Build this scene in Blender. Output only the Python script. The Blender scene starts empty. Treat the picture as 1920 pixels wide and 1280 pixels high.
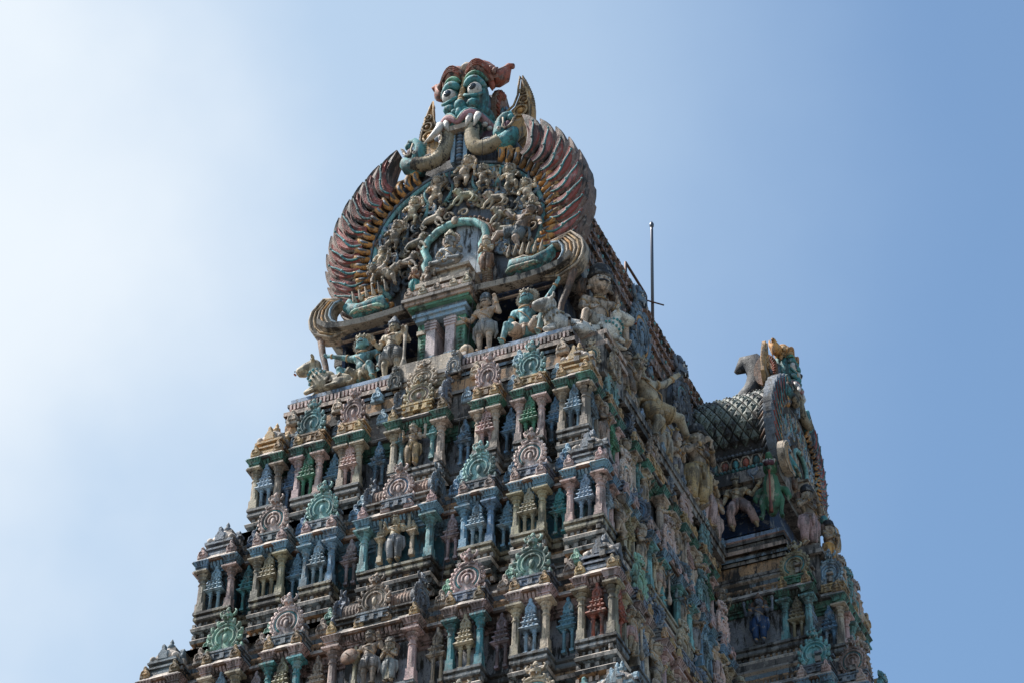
import bpy, math, random
from mathutils import Vector, Matrix
random.seed(7)
S = bpy.context.scene
COL = S.collection
PI = math.pi
R_ = math.radians

# ------------------------------------------------------------------ materials
def weather_group():
    g = bpy.data.node_groups.new('weathered_stucco', 'ShaderNodeTree')
    g.interface.new_socket('Color', in_out='INPUT', socket_type='NodeSocketColor')
    g.interface.new_socket('Grime', in_out='INPUT', socket_type='NodeSocketFloat')
    g.interface.new_socket('Rough', in_out='INPUT', socket_type='NodeSocketFloat')
    g.interface.new_socket('BSDF', in_out='OUTPUT', socket_type='NodeSocketShader')
    N, L = g.nodes, g.links
    i = N.new('NodeGroupInput'); o = N.new('NodeGroupOutput')
    geo = N.new('ShaderNodeNewGeometry')
    def noise(scale, detail, vec=None, rough=.6):
        n = N.new('ShaderNodeTexNoise'); n.inputs['Scale'].default_value = scale
        n.inputs['Detail'].default_value = detail; n.inputs['Roughness'].default_value = rough
        L.new(vec or geo.outputs['Position'], n.inputs['Vector']); return n
    def ramp(src, a, b, va=0, vb=1):
        m = N.new('ShaderNodeMapRange'); m.inputs[1].default_value = a; m.inputs[2].default_value = b
        m.inputs[3].default_value = va; m.inputs[4].default_value = vb; L.new(src, m.inputs[0]); return m.outputs[0]
    def mix(fac, a, b, mode='MIX'):
        m = N.new('ShaderNodeMix'); m.data_type = 'RGBA'; m.blend_type = mode
        for s, v in ((m.inputs[0], fac), (m.inputs[6], a), (m.inputs[7], b)):
            if hasattr(v, 'links'): L.new(v, s)
            elif isinstance(v, tuple): s.default_value = v
            else: s.default_value = v
        return m.outputs[2]
    # tonal variation
    n1 = noise(1.7, 4); v1 = ramp(n1.outputs['Fac'], .3, .7, .72, 1.3)
    c = mix(1.0, i.outputs['Color'], v1, 'MULTIPLY')
    # faded, chalky paint
    n2 = noise(6.0, 5); f2 = ramp(n2.outputs['Fac'], .55, .62, 0, .42)
    c = mix(f2, c, (.47, .43, .38, 1))
    # vertical drips of black mould
    mp = N.new('ShaderNodeMapping'); mp.inputs['Scale'].default_value = (1, 1, .22); L.new(geo.outputs['Position'], mp.inputs['Vector'])
    n3 = noise(7.0, 6, mp.outputs[0], .7); n4 = noise(.9, 3)
    s = N.new('ShaderNodeMath'); s.operation = 'ADD'
    L.new(n3.outputs['Fac'], s.inputs[0]); L.new(ramp(n4.outputs['Fac'], .3, .7, -.12, .12), s.inputs[1])
    f3 = ramp(s.outputs[0], .48, .58, 0, 1.25)
    gm = N.new('ShaderNodeMath'); gm.operation = 'MULTIPLY'; L.new(f3, gm.inputs[0]); L.new(i.outputs['Grime'], gm.inputs[1])
    c = mix(gm.outputs[0], c, (.035, .03, .026, 1))
    # small specks
    n5 = noise(30, 4); f5 = ramp(n5.outputs['Fac'], .56, .63, 0, .6)
    c = mix(f5, c, (.07, .055, .045, 1))
    b = N.new('ShaderNodeBsdfPrincipled'); L.new(c, b.inputs['Base Color'])
    rr = ramp(n2.outputs['Fac'], .3, .7, -.12, .1); ad = N.new('ShaderNodeMath'); ad.operation = 'ADD'
    L.new(rr, ad.inputs[0]); L.new(i.outputs['Rough'], ad.inputs[1]); L.new(ad.outputs[0], b.inputs['Roughness'])
    bn = N.new('ShaderNodeBump'); bn.inputs['Strength'].default_value = .55; bn.inputs['Distance'].default_value = .03
    nb = noise(22, 6, None, .7); L.new(nb.outputs['Fac'], bn.inputs['Height']); L.new(bn.outputs[0], b.inputs['Normal'])
    L.new(b.outputs[0], o.inputs['BSDF'])
    return g
WG = weather_group()
_mats = {}
def mat(name, col=None, grime=.75, rough=.72):
    """stucco paint; col None takes the colour of the object"""
    if name in _mats: return _mats[name]
    m = bpy.data.materials.new(name); m.use_nodes = True
    N, L = m.node_tree.nodes, m.node_tree.links; N.clear()
    o = N.new('ShaderNodeOutputMaterial'); g = N.new('ShaderNodeGroup'); g.node_tree = WG
    g.inputs['Grime'].default_value = grime; g.inputs['Rough'].default_value = rough
    if col is None:
        oi = N.new('ShaderNodeObjectInfo'); L.new(oi.outputs['Color'], g.inputs['Color'])
    else: g.inputs['Color'].default_value = (*col, 1)
    L.new(g.outputs[0], o.inputs['Surface']); _mats[name] = m; return m
PAINT = mat('painted_stucco', None, .55)
C = dict(tan=(.47,.365,.265), pink=(.54,.37,.33), blue=(.14,.25,.38), lblue=(.28,.40,.49), teal=(.07,.26,.27), green=(.09,.27,.16),
         olive=(.38,.32,.21), red=(.38,.11,.07), cream=(.50,.39,.28), grey=(.27,.26,.26), stone=(.34,.27,.21), dark=(.10,.09,.085),
         brown=(.24,.13,.08), orange=(.62,.30,.09), rust=(.36,.10,.06), white=(.62,.56,.50), aqua=(.17,.37,.37), navy=(.02,.06,.16),
         gold=(.52,.33,.16), slate=(.17,.20,.24), skin=(.46,.36,.26), black=(.02,.02,.025), sage=(.24,.40,.30), purple=(.12,.04,.06))
M = {k: mat(k + '_stucco', v, .3 if k in ('white', 'black', 'navy') else .6, .5 if k in ('white', 'black') else .72) for k, v in C.items()}

# ------------------------------------------------------------------ mesh builder
class MB:
    def __init__(s): s.v = []; s.f = []; s.m = []; s.mats = []; s.sm = []; s.T = None
    def mi(s, m):
        if m not in s.mats: s.mats.append(m)
        return s.mats.index(m)
    def add(s, vs, fs, m, smooth=False):
        k = len(s.v); mi = s.mi(m)
        if s.T is not None: vs = [tuple(s.T @ Vector(p)) for p in vs]
        s.v += vs
        for f in fs: s.f.append([k + i for i in f]); s.m.append(mi); s.sm.append(smooth)
    def box(s, x0, x1, y0, y1, z0, z1, m):
        s.add([(x0,y0,z0),(x1,y0,z0),(x1,y1,z0),(x0,y1,z0),(x0,y0,z1),(x1,y0,z1),(x1,y1,z1),(x0,y1,z1)],
              [(3,2,1,0),(4,5,6,7),(0,1,5,4),(1,2,6,5),(2,3,7,6),(3,0,4,7)], m)
    def frustum(s, cx, cy, z0, z1, a0, a1, m, b0=None, b1=None):
        b0 = a0 if b0 is None else b0; b1 = a1 if b1 is None else b1
        s.add([(cx-a0,cy-b0,z0),(cx+a0,cy-b0,z0),(cx+a0,cy+b0,z0),(cx-a0,cy+b0,z0),(cx-a1,cy-b1,z1),(cx+a1,cy-b1,z1),(cx+a1,cy+b1,z1),(cx-a1,cy+b1,z1)],
              [(3,2,1,0),(4,5,6,7),(0,1,5,4),(1,2,6,5),(2,3,7,6),(3,0,4,7)], m)
    def lathe(s, prof, m, c=(0,0), n=10, smooth=True, ph=0, sx=1, sy=1):
        vs = []; fs = []
        for r, z in prof:
            for k in range(n):
                a = ph + 2*PI*k/n; vs.append((c[0]+r*sx*math.cos(a), c[1]+r*sy*math.sin(a), z))
        for j in range(len(prof)-1):
            for k in range(n):
                q = (k+1) % n; fs.append((j*n+k, j*n+q, (j+1)*n+q, (j+1)*n+k))
        fs.append(tuple(range(n))[::-1]); fs.append(tuple((len(prof)-1)*n+k for k in range(n)))
        s.add(vs, fs, m, smooth)
    def tube(s, pts, rad, m, n=7, smooth=True, flat=1.0, up=None, ridges=0):
        P = [Vector(p) for p in pts]; N_ = len(P)
        if not isinstance(rad, (list, tuple)): rad = [rad]*N_
        vs = []; fs = []; ref = None
        for i in range(N_):
            t = (P[min(i+1, N_-1)] - P[max(i-1, 0)])
            if t.length < 1e-9: t = Vector((0,0,1))
            t.normalize()
            if up is not None: ref = Vector(up)
            elif ref is None: ref = Vector((0,-1,0)) if abs(t.y) < .9 else Vector((1,0,0))
            a = (ref - t*ref.dot(t))
            if a.length < 1e-6: a = t.orthogonal()
            a.normalize(); b = t.cross(a)
            if up is None: ref = a
            for k in range(n):
                g = 2*PI*k/n; q = P[i] + a*(math.cos(g)*rad[i]*flat) + b*(math.sin(g)*rad[i]); vs.append(tuple(q))
        for j in range(N_-1):
            for k in range(n):
                q = (k+1) % n; fs.append((j*n+k, j*n+q, (j+1)*n+q, (j+1)*n+k))
        fs.append(tuple(range(n))[::-1]); fs.append(tuple((N_-1)*n+k for k in range(n)))
        s.add(vs, fs, m, smooth)
    def ell(s, c, r, m, n=10, k=7):
        if not isinstance(r, (list, tuple)): r = (r, r, r)
        vs = [(c[0], c[1], c[2]-r[2])]; fs = []
        for j in range(1, k):
            a = -PI/2 + PI*j/k
            for i in range(n):
                b = 2*PI*i/n; vs.append((c[0]+r[0]*math.cos(a)*math.cos(b), c[1]+r[1]*math.cos(a)*math.sin(b), c[2]+r[2]*math.sin(a)))
        vs.append((c[0], c[1], c[2]+r[2])); t = len(vs)-1
        for i in range(n):
            q = (i+1) % n; fs.append((0, 1+q, 1+i)); fs.append((t, 1+(k-2)*n+i, 1+(k-2)*n+q))
            for j in range(k-2): fs.append((1+j*n+i, 1+j*n+q, 1+(j+1)*n+q, 1+(j+1)*n+i))
        s.add(vs, fs, m, True)
    def cap(s, a, b, ra, rb, m, n=8):
        """limb: tapered tube with rounded ends"""
        a = Vector(a); b = Vector(b); d = (b-a); L = d.length
        if L < 1e-6: s.ell(a, ra, m); return
        d /= L; P = []; Q = []
        for f in (-.92, -.6, 0): P.append(a + d*ra*f); Q.append(ra*math.sqrt(1-f*f))
        for f in (0, .6, .92): P.append(b + d*rb*f); Q.append(rb*math.sqrt(1-f*f))
        s.tube(P, Q, m, n)
    def plate(s, out, y0, y1, m, smooth=False, bevel=0):
        """outline in XZ extruded along Y (front at y0)"""
        n = len(out)
        if bevel:
            cx = sum(p[0] for p in out)/n; cz = sum(p[1] for p in out)/n
            vs = []
            for p in out:
                d = math.hypot(p[0]-cx, p[1]-cz) or 1; f = 1-bevel/d
                vs.append((cx+(p[0]-cx)*f, y0, cz+(p[1]-cz)*f))
            vs += [(x, y0+bevel*.8, z) for x, z in out] + [(x, y1, z) for x, z in out]
            L = 3
        else: vs = [(x, y0, z) for x, z in out] + [(x, y1, z) for x, z in out]; L = 2
        fs = [tuple(range(n)), tuple((L-1)*n+k for k in range(n))[::-1]]
        for j in range(L-1):
            for k in range(n): q = (k+1) % n; fs.append((j*n+q, j*n+k, (j+1)*n+k, (j+1)*n+q))
        s.add(vs, fs, m, smooth)
    def ribbon(s, path, wid, y1, m, ridge=.05):
        """leaf shaped blade along a path in the XZ plane, with a raised middle and real thickness back to y1"""
        n = len(path); vs = []
        for i, (x, y, z) in enumerate(path):
            a = path[max(i-1, 0)]; b = path[min(i+1, n-1)]; dx, dz = b[0]-a[0], b[2]-a[2]; L_ = math.hypot(dx, dz) or 1
            nx, nz = -dz/L_*wid[i], dx/L_*wid[i]
            vs += [(x-nx, y+.02, z-nz), (x-nx*.8, y-.01, z-nz*.8), (x, y-ridge*min(1, wid[i]/.15), z), (x+nx*.8, y-.01, z+nz*.8), (x+nx, y+.02, z+nz), (x+nx, y1, z+nz), (x-nx, y1, z-nz)]
        fs = []
        for i in range(n-1):
            for k in range(7): fs.append((i*7+k, i*7+(k+1) % 7, (i+1)*7+(k+1) % 7, (i+1)*7+k))
        fs += [tuple(range(7))[::-1], tuple((n-1)*7+k for k in range(7))]
        s.add(vs, fs, m)
    def build(s, name, parent=None, loc=(0,0,0), rz=0, color=None, mesh_only=False):
        me = bpy.data.meshes.new(name); me.from_pydata(s.v, [], s.f)
        for m in s.mats: me.materials.append(m)
        me.polygons.foreach_set('material_index', s.m); me.polygons.foreach_set('use_smooth', s.sm)
        me.update(); me.validate()
        if mesh_only: return me
        return link(name, me, parent, loc, rz, color)
def link(name, me, parent=None, loc=(0,0,0), rz=0, color=None, scale=1):
    o = bpy.data.objects.new(name, me); COL.objects.link(o)
    if parent is not None: o.parent = parent
    o.location = loc; o.rotation_euler = (0, 0, rz)
    o.scale = scale if isinstance(scale, (tuple, list)) else (scale,)*3
    if color is not None: o.color = (*jit(C[color] if isinstance(color, str) else color), 1)
    return o
def jit(c, k=.12):
    f = 1 + random.uniform(-k, k); return tuple(max(.005, x*f*(1+random.uniform(-.05, .05))) for x in c)
def empty(name, loc=(0,0,0), rz=0, parent=None):
    o = bpy.data.objects.new(name, None); COL.objects.link(o); o.location = loc; o.rotation_euler = (0,0,rz); o.empty_display_size = .2
    if parent: o.parent = parent
    return o
def tag(o, label, cat, group=None, kind=None):
    if label: o['label'] = label
    if cat: o['category'] = cat
    if group: o['group'] = group
    if kind: o['kind'] = kind
    return o

# ------------------------------------------------------------------ camera, light, sky, ground
cam = bpy.data.cameras.new('camera'); co = bpy.data.objects.new('camera', cam); COL.objects.link(co); S.camera = co
e, yaw, roll = 7.13106121e-01, -4.23931654e-01, 2.69009433e-02
Fv = Vector((math.sin(yaw)*math.cos(e), math.cos(yaw)*math.cos(e), math.sin(e)))
Rv = Vector((math.cos(yaw), -math.sin(yaw), 0)); Uv = Rv.cross(Fv)
R2 = Rv*math.cos(roll) + Uv*math.sin(roll); U2 = -Rv*math.sin(roll) + Uv*math.cos(roll)
mw = Matrix((R2, U2, -Fv)).transposed().to_4x4(); mw.translation = Vector((23.4352879, -47.0713187, 1.7)); co.matrix_world = mw
cam.sensor_width = 36; cam.lens = 6000/1920*36; cam.clip_end = 5000; cam.clip_start = .5

SUN_EL, SUN_AZ = 56, -106      # azimuth of the direction towards the sun, measured from +Y towards +X
sl = bpy.data.lights.new('sun', 'SUN'); so = bpy.data.objects.new('sun', sl); COL.objects.link(so)
sl.energy = 4.3; sl.angle = R_(2.5); sl.color = (1, .965, .91)
sd = Vector((math.sin(R_(SUN_AZ))*math.cos(R_(SUN_EL)), math.cos(R_(SUN_AZ))*math.cos(R_(SUN_EL)), math.sin(R_(SUN_EL))))
so.rotation_euler = sd.to_track_quat('Z', 'Y').to_euler(); so.location = (-40, 0, 90)
W = bpy.data.worlds.new('World'); S.world = W; W.use_nodes = True
N, L = W.node_tree.nodes, W.node_tree.links; N.clear()
wo = N.new('ShaderNodeOutputWorld'); bg = N.new('ShaderNodeBackground'); L.new(bg.outputs[0], wo.inputs[0]); bg.inputs[1].default_value = .103
sky = N.new('ShaderNodeTexSky'); sky.sky_type = 'NISHITA'; sky.sun_disc = False
sky.sun_elevation = R_(SUN_EL); sky.sun_rotation = R_(SUN_AZ); sky.air_density = 1.2; sky.dust_density = 1.2; sky.ozone_density = 2.0
# thin bright haze cloud round the sun's side of the sky
tc = N.new('ShaderNodeTexCoord')
def wmath(op, a, b=None):
    m = N.new('ShaderNodeMath'); m.operation = op
    for k, v in ((0, a), (1, b)):
        if v is None: continue
        if hasattr(v, 'links'): L.new(v, m.inputs[k])
        else: m.inputs[k].default_value = v
    return m.outputs[0]
dp = N.new('ShaderNodeVectorMath'); dp.operation = 'DOT_PRODUCT'; L.new(tc.outputs['Generated'], dp.inputs[0])
CD = (Fv*6000 - R2*2460 + U2*340).normalized(); dp.inputs[1].default_value = CD
mr = N.new('ShaderNodeMapRange'); mr.interpolation_type = 'SMOOTHSTEP'
nz = N.new('ShaderNodeTexNoise'); nz.inputs['Scale'].default_value = 7.0; nz.inputs['Detail'].default_value = 5; nz.inputs['Roughness'].default_value = .5
L.new(tc.outputs['Generated'], nz.inputs['Vector'])
dd = wmath('ADD', dp.outputs['Value'], wmath('MULTIPLY', wmath('SUBTRACT', nz.outputs['Fac'], .5), .045))
L.new(dd, mr.inputs[0]); mr.inputs[1].default_value = .944; mr.inputs[2].default_value = .978; mr.inputs[3].default_value = .0; mr.inputs[4].default_value = 1
mx = N.new('ShaderNodeMix'); mx.data_type = 'RGBA'; L.new(mr.outputs[0], mx.inputs[0]); mx.inputs[7].default_value = (5.2, 5.65, 6.1, 1)
tn = N.new('ShaderNodeMix'); tn.data_type = 'RGBA'; tn.blend_type = 'MULTIPLY'; tn.inputs[0].default_value = 1; L.new(sky.outputs[0], tn.inputs[6]); tn.inputs[7].default_value = (.92, 1.04, 1.05, 1)
m2 = N.new('ShaderNodeMapRange'); m2.interpolation_type = 'SMOOTHSTEP'; L.new(dd, m2.inputs[0]); m2.inputs[1].default_value = .862; m2.inputs[2].default_value = .95; m2.inputs[3].default_value = 0; m2.inputs[4].default_value = .72
hz = N.new('ShaderNodeMix'); hz.data_type = 'RGBA'; L.new(m2.outputs[0], hz.inputs[0]); L.new(tn.outputs[2], hz.inputs[6]); hz.inputs[7].default_value = (3.56, 4.5, 5.54, 1)
L.new(hz.outputs[2], mx.inputs[6])
L.new(mx.outputs[2], bg.inputs[0])
S.view_settings.view_transform = 'Standard'; S.view_settings.look = 'None'; S.view_settings.exposure = .68; S.view_settings.gamma = 1
S.cycles.max_bounces = 5; S.cycles.diffuse_bounces = 3

gm = bpy.data.materials.new('ground_paving'); gm.use_nodes = True
nt = gm.node_tree; b_ = nt.nodes['Principled BSDF']; b_.inputs['Roughness'].default_value = .9
bt = nt.nodes.new('ShaderNodeTexBrick'); bt.inputs['Scale'].default_value = 1.2
bt.inputs['Color1'].default_value = (.11,.10,.09,1); bt.inputs['Color2'].default_value = (.14,.125,.11,1); bt.inputs['Mortar'].default_value = (.1,.09,.08,1)
gg = nt.nodes.new('ShaderNodeNewGeometry'); nt.links.new(gg.outputs['Position'], bt.inputs['Vector']); nt.links.new(bt.outputs[0], b_.inputs['Base Color'])
gb = MB(); gb.add([(-1500,-1500,0),(1500,-1500,0),(1500,1500,0),(-1500,1500,0)], [(0,1,2,3)], gm)
tag(gb.build('ground'), None, None, kind='structure')

# ------------------------------------------------------------------ tower plan
YC = 10.3
TIERS = [  # lip height, base height, half width at lip, y of front lip, front bays (central, C, B, A), bhadra (x1, x2, y1, y2)
 dict(h=45.0, b=43.70, a=4.00, y=0.0,  cen=.68, bays=[(1.26,1.92),(2.20,2.97),(3.18,4.00)], rec=[1.00,2.06,3.08], bh=(5.85,6.40,8.70,9.30)),
 dict(h=41.9, b=40.66, a=4.63, y=-.72, cen=.88, bays=[(1.36,2.21),(2.51,3.34),(3.68,4.63)], rec=[1.14,2.37,3.51], bh=(6.45,7.05,7.95,8.55)),
 dict(h=38.5, b=37.10, a=5.21, y=-1.5, cen=1.00, bays=[(1.54,2.42),(2.90,3.80),(4.27,5.21)], rec=[1.30,2.66,4.05], bh=(7.05,7.70,7.20,7.80)),
 dict(h=34.8, b=33.40, a=5.87, y=-2.28, cen=1.10, bays=[(1.72,2.75),(3.30,4.30),(4.82,5.87)], rec=[1.42,3.0,4.56], bh=(7.70,8.40,6.40,7.05)),
]
SIDE = [(0,.80),(1.18,1.96),(2.55,5.15),(5.62,6.42),(6.85,7.65)]
SREC = [.99,2.25,5.38,6.63,8.15]
REC = .44
def plan(t):
    """lip outline, right half of the front and near half of the right side, mirrored round"""
    yf, a = t['y'], t['a']; P = []
    P.append((t['cen'], yf)); P.append((t['cen'], yf+REC))
    for k, (x0, x1) in enumerate(t['bays']):
        P += [(x0, yf+REC), (x0, yf)]
        P += [(x1, yf)] if k == 2 else [(x1, yf), (x1, yf+REC)]
    for k, (u0, u1) in enumerate(SIDE):
        if k: P += [(a-REC, yf+u0), (a, yf+u0)]
        P += [(a, yf+u1), (a-REC, yf+u1)]
    x1, x2, y1, y2 = t['bh']
    P += [(a-REC, y1), (x1, y1), (x1, y2), (x2, y2)]
    P += [(x, 2*YC-y) for x, y in reversed(P)]
    P += [(-x, y) for x, y in reversed(P)]
    return P
def offs(P, d):
    n = len(P); out = []
    for i in range(n):
        ax, ay = P[i-1]; bx, by = P[i]; cx, cy = P[(i+1) % n]
        n1 = (math.copysign(1, by-ay) if abs(by-ay) > 1e-6 else 0, -(math.copysign(1, bx-ax)) if abs(bx-ax) > 1e-6 else 0)
        n2 = (math.copysign(1, cy-by) if abs(cy-by) > 1e-6 else 0, -(math.copysign(1, cx-bx)) if abs(cx-bx) > 1e-6 else 0)
        out.append((bx + d*(n1[0]+n2[0] if n1 != n2 else n1[0]), by + d*(n1[1]+n2[1] if n1 != n2 else n1[1])))
    return out
def sweep(mb, P, prof):
    """prof: list of (offset, z, material of the face that starts here)"""
    n = len(P)
    for (o0, z0, m), (o1, z1, _) in zip(prof[:-1], prof[1:]):
        A = offs(P, o0); B = offs(P, o1)
        vs = [(x, y, z0) for x, y in A] + [(x, y, z1) for x, y in B]
        mb.add(vs, [(k, (k+1) % n, n+(k+1) % n, n+k) for k in range(n)], m)
def simple_plan(a, yf, bh=None):
    P = [(a, yf)]
    if bh: P += [(a, bh[2]), (bh[0], bh[2])]
    P += [(x, 2*YC-y) for x, y in reversed(P)]; P += [(-x, y) for x, y in reversed(P)]
    return P
tower = empty('temple_tower', (0, YC, 0))
tag(tower, 'towering painted temple gateway with carved storeys narrowing to a tiled barrel roof', 'temple tower')
def tl(x, y, z): return (x, y-YC, z)

# colours per storey: rafters, lip, top
STY = [('green', 'dark', 'stone'), ('blue', 'brown', 'stone'), ('pink', 'brown', 'stone'), ('sage', 'rust', 'stone')]
STC = {'green': (.09,.22,.17), 'blue': (.19,.32,.42), 'pink': (.46,.33,.31), 'sage': (.18,.36,.30)}
ledge = mat('pale_ledge_stucco', (.58,.48,.40), .5)
ledge2 = mat('rose_ledge_stucco', (.50,.36,.28), .6)
wallm = mat('plaster_wall', (.26,.27,.29), 1.0)
mould = mat('dark_moulding', (.15,.13,.115), 1.0, .8)  # dark tone with heavy grime, mostly on set-back bands and undersides
mould2 = mat('grey_moulding', (.28,.245,.215), .85, .8); mould3 = mat('ochre_moulding', (.44,.26,.14), .8, .8); mould4 = mat('blue_grey_moulding', (.19,.24,.28), .8, .8)
wallt = [mat('plaster_wall_grey', (.25,.25,.27), 1.0), mat('plaster_wall_teal', (.04,.12,.15), .8), mat('plaster_wall_pale', (.33,.32,.34), .9), mat('plaster_wall_low', (.2,.2,.2), .9)]

def a_lim(t): return t['a']-.6
def storey(i):
    t = TIERS[i]; h, b = t['h'], t['b']; P = plan(t)
    raf = mat('rafter_' + STY[i][0], STC[STY[i][0]], .7); lip = M[STY[i][1]]
    mb = MB()
    # plinth under the columns, stepped mouldings
    acc = [mat('plinth_a%d' % i, ((.17,.165,.16), (.30,.26,.18), (.14,.155,.165), (.2,.2,.2))[i], .85), ledge]
    z = b
    sweep(mb, P, [(-.30, z-1.25, mould), (-.10, z-1.25, mould2), (-.10, z-1.05, mould), (-.20, z-1.02, mould), (-.20, z-.88, mould3), (-.06, z-.86, mould2), (-.04, z-.78, ledge), (-.10, z-.72, mould),
                  (-.17, z-.71, mould), (-.17, z-.58, mould4), (-.05, z-.55, acc[1]), (-.03, z-.48, ledge), (-.09, z-.42, mould), (-.16, z-.41, mould3), (-.16, z-.31, mould), (-.08, z-.28, acc[0]),
                  (-.06, z-.25, acc[0]), (-.06, z-.18, mould), (-.10, z-.17, mould), (-.10, z-.14, acc[0]), (-.045, z-.12, acc[0]), (-.045, z-.06, acc[0]), (-.40, z-.06, acc[0])])
    # wall of the column zone
    sweep(mb, P, [(-.32, b-.06, wallt[i]), (-.32, h-.30, raf), (-.27, h-.30, raf), (-.27, h-.24, raf), (-.21, h-.23, raf), (-.21, h-.19, mould)])
    # cornice
    sweep(mb, P, [(-.30, h-.19, raf), (-.17, h-.185, raf), (-.10, h-.06, lip), (.0, h-.055, lip), (.02, h-.01, ledge2), (.01, h, ledge), (-.05, h+.085, mould2), (-.06, h+.10, ledge), (-.12, h+.17, mould), (-.14, h+.18, mould),
                  (-.22, h+.19, mould3), (-.22, h+.30, ledge), (-.15, h+.32, mould3), (-.15, h+.36, mould), (-.26, h+.40, mould4), (-.26, h+.56, ledge), (-.19, h+.60, mould2), (-.20, h+.66, mould3), (-.30, h+.68, mould), (-.30, h+.9, mould)])
    Q = offs(P, -.30); mb.add([(x, y, h+.9) for x, y in Q], [tuple(range(len(Q)))], mould)
    o = mb.build('storey', tower, (0, -YC, 0)); o['label'] = ['top storey with green rafters', 'second storey down with blue rafters', 'third storey down with pink rafters', 'lowest storey in view'][i]
    # rafter ends under the lip
    if i < 3:
        rb = MB(); n = len(P)
        for k in range(n):
            (ax, ay), (bx, by) = P[k], P[(k+1) % n]
            L_ = math.hypot(bx-ax, by-ay)
            mx_, my_ = (ax+bx)/2, (ay+by)/2
            if L_ < .6 or my_ > YC+2 or (mx_ < -4 and abs(by-ay) > .1): continue
            dx, dy = (bx-ax)/L_, (by-ay)/L_; nx, ny = dy, -dx
            q = int(L_/.085); 
            for j in range(q+1):
                u = (j+.5)*L_/(q+1); cx, cy = ax+dx*u, ay+dy*u
                w = .026
                def pt(s, o_, z): return (cx+dx*s*w+nx*o_, cy+dy*s*w+ny*o_, z)
                vs = [pt(-1,-.26,h-.19), pt(1,-.26,h-.19), pt(-1,-.115,h-.16), pt(1,-.115,h-.16), pt(-1,-.06,h-.10), pt(1,-.06,h-.10), pt(-1,-.05,h-.05), pt(1,-.05,h-.05), pt(-1,-.26,h-.05), pt(1,-.26,h-.05)]
                rb.add(vs, [(0,1,3,2),(2,3,5,4),(4,5,7,6),(0,2,4,6,8),(1,9,7,5,3)], raf)
        rb.build('rafter_row', o, (0, 0, 0))
    # rows of small blocks in the mouldings
    db = MB(); n = len(P); rd = random.Random(i)
    for k in range(n):
        (ax, ay), (bx, by) = P[k], P[(k+1) % n]; L_ = math.hypot(bx-ax, by-ay); my_ = (ay+by)/2
        if L_ < .6 or my_ > YC+2 or ((ax+bx)/2 < -a_lim(t) and abs(by-ay) > .1): continue
        dx, dy = (bx-ax)/L_, (by-ay)/L_; nx, ny = dy, -dx
        for z0, z1, o0, o1, pitch, mm in ((b-.42,b-.32,-.2,-.11,.13,mould2), (b-.70,b-.60,-.2,-.11,.17,mould2), (b-1.01,b-.90,-.24,-.13,.12,ledge2), (h+.21,h+.29,-.26,-.17,.10,mould2), (h+.42,h+.55,-.4,-.28,.19,mould2), (h+.62,h+.67,-.4,-.25,.15,M['slate'] if i else M['stone'])):
            q = max(1, int(L_/pitch))
            for j in range(q):
                if rd.random() < .12: continue
                u = (j+.5)*L_/q; cx, cy = ax+dx*u, ay+dy*u; w = pitch*.27
                vs = [(cx+dx*s1*w+nx*oo, cy+dy*s1*w+ny*oo, zz) for zz in (z0, z1) for s1, oo in ((-1,o0),(-1,o1),(1,o1),(1,o0))]
                db.add(vs, [(0,1,2,3),(7,6,5,4),(1,5,6,2),(0,4,5,1),(3,2,6,7)], mm)
    db.build('block_course', o, (0, 0, 0))
    return o

# ------------------------------------------------------------------ repeated ornaments (unit meshes, front towards -Y)
def pillar_mesh(H=1.0, hexed=True):
    mb = MB(); w = .082
    mb.frustum(0, 0, 0, .05*H, w*1.12, w*1.12, PAINT)
    mb.frustum(0, 0, .05*H, .22*H, w, w*.98, PAINT)
    mb.lathe([(w*1.0, .22*H), (w*.98, .26*H), (w*.92, .55*H), (w*.86, .66*H), (w*1.05, .67*H), (w*1.05, .69*H), (w*.8, .70*H), (w*.78, .76*H), (w*1.15, .79*H), (w*1.2, .81*H), (w*.95, .83*H), (w*1.5, .87*H), (w*1.55, .885*H), (w*1.2, .90*H)], PAINT, n=8, smooth=False, ph=PI/8)
    mb.frustum(0, 0, .895*H, .92*H, w*1.5, w*2.0, PAINT); mb.box(-w*2.1, w*2.1, -w*2.0, w*1.6, .92*H, .955*H, PAINT)
    mb.frustum(0, 0, .955*H, H, w*1.1, w*1.3, PAINT)
    return mb.build('pillar', mesh_only=True)
def block_mesh():
    """fluted entablature block between capital and cornice; z 0..0.36"""
    mb = MB()
    mb.frustum(0, 0, 0, .09, .105, .11, PAINT); mb.box(-.135, .135, -.135, .12, .09, .125, PAINT)
    mb.frustum(0, 0, .125, .30, .12, .17, PAINT, .12, .17)
    for k in range(5):
        x = -.12+.06*k
        for s in range(2):
            T = Matrix.Rotation(s*PI/2, 4, 'Z'); mb.T = T
            mb.add([(x*.85-.018,-.13,.13),(x*.85+.018,-.13,.13),(x*1.2-.02,-.19,.28),(x*1.2+.02,-.19,.28),(x*.85-.018,-.09,.13),(x*.85+.018,-.09,.13),(x*1.2-.02,-.14,.28),(x*1.2+.02,-.14,.28)],
                   [(0,1,3,2),(0,2,6,4),(1,5,7,3),(2,3,7,6),(0,4,5,1)], PAINT)
    mb.T = None
    mb.box(-.19, .19, -.19, .14, .295, .33, PAINT)
    return mb.build('capital_block', mesh_only=True)
def finial_outline(w, h):
    half = [(0,0),(.95,0),(1.0,.08),(.8,.16),(.98,.28),(.92,.42),(.62,.55),(.5,.66),(.3,.7),(.34,.8),(.3,.92),(.12,1.0)]
    o = [(x*w/2, z*h) for x, z in half[1:]]; return o + [(-x, z) for x, z in reversed(o)]
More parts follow.
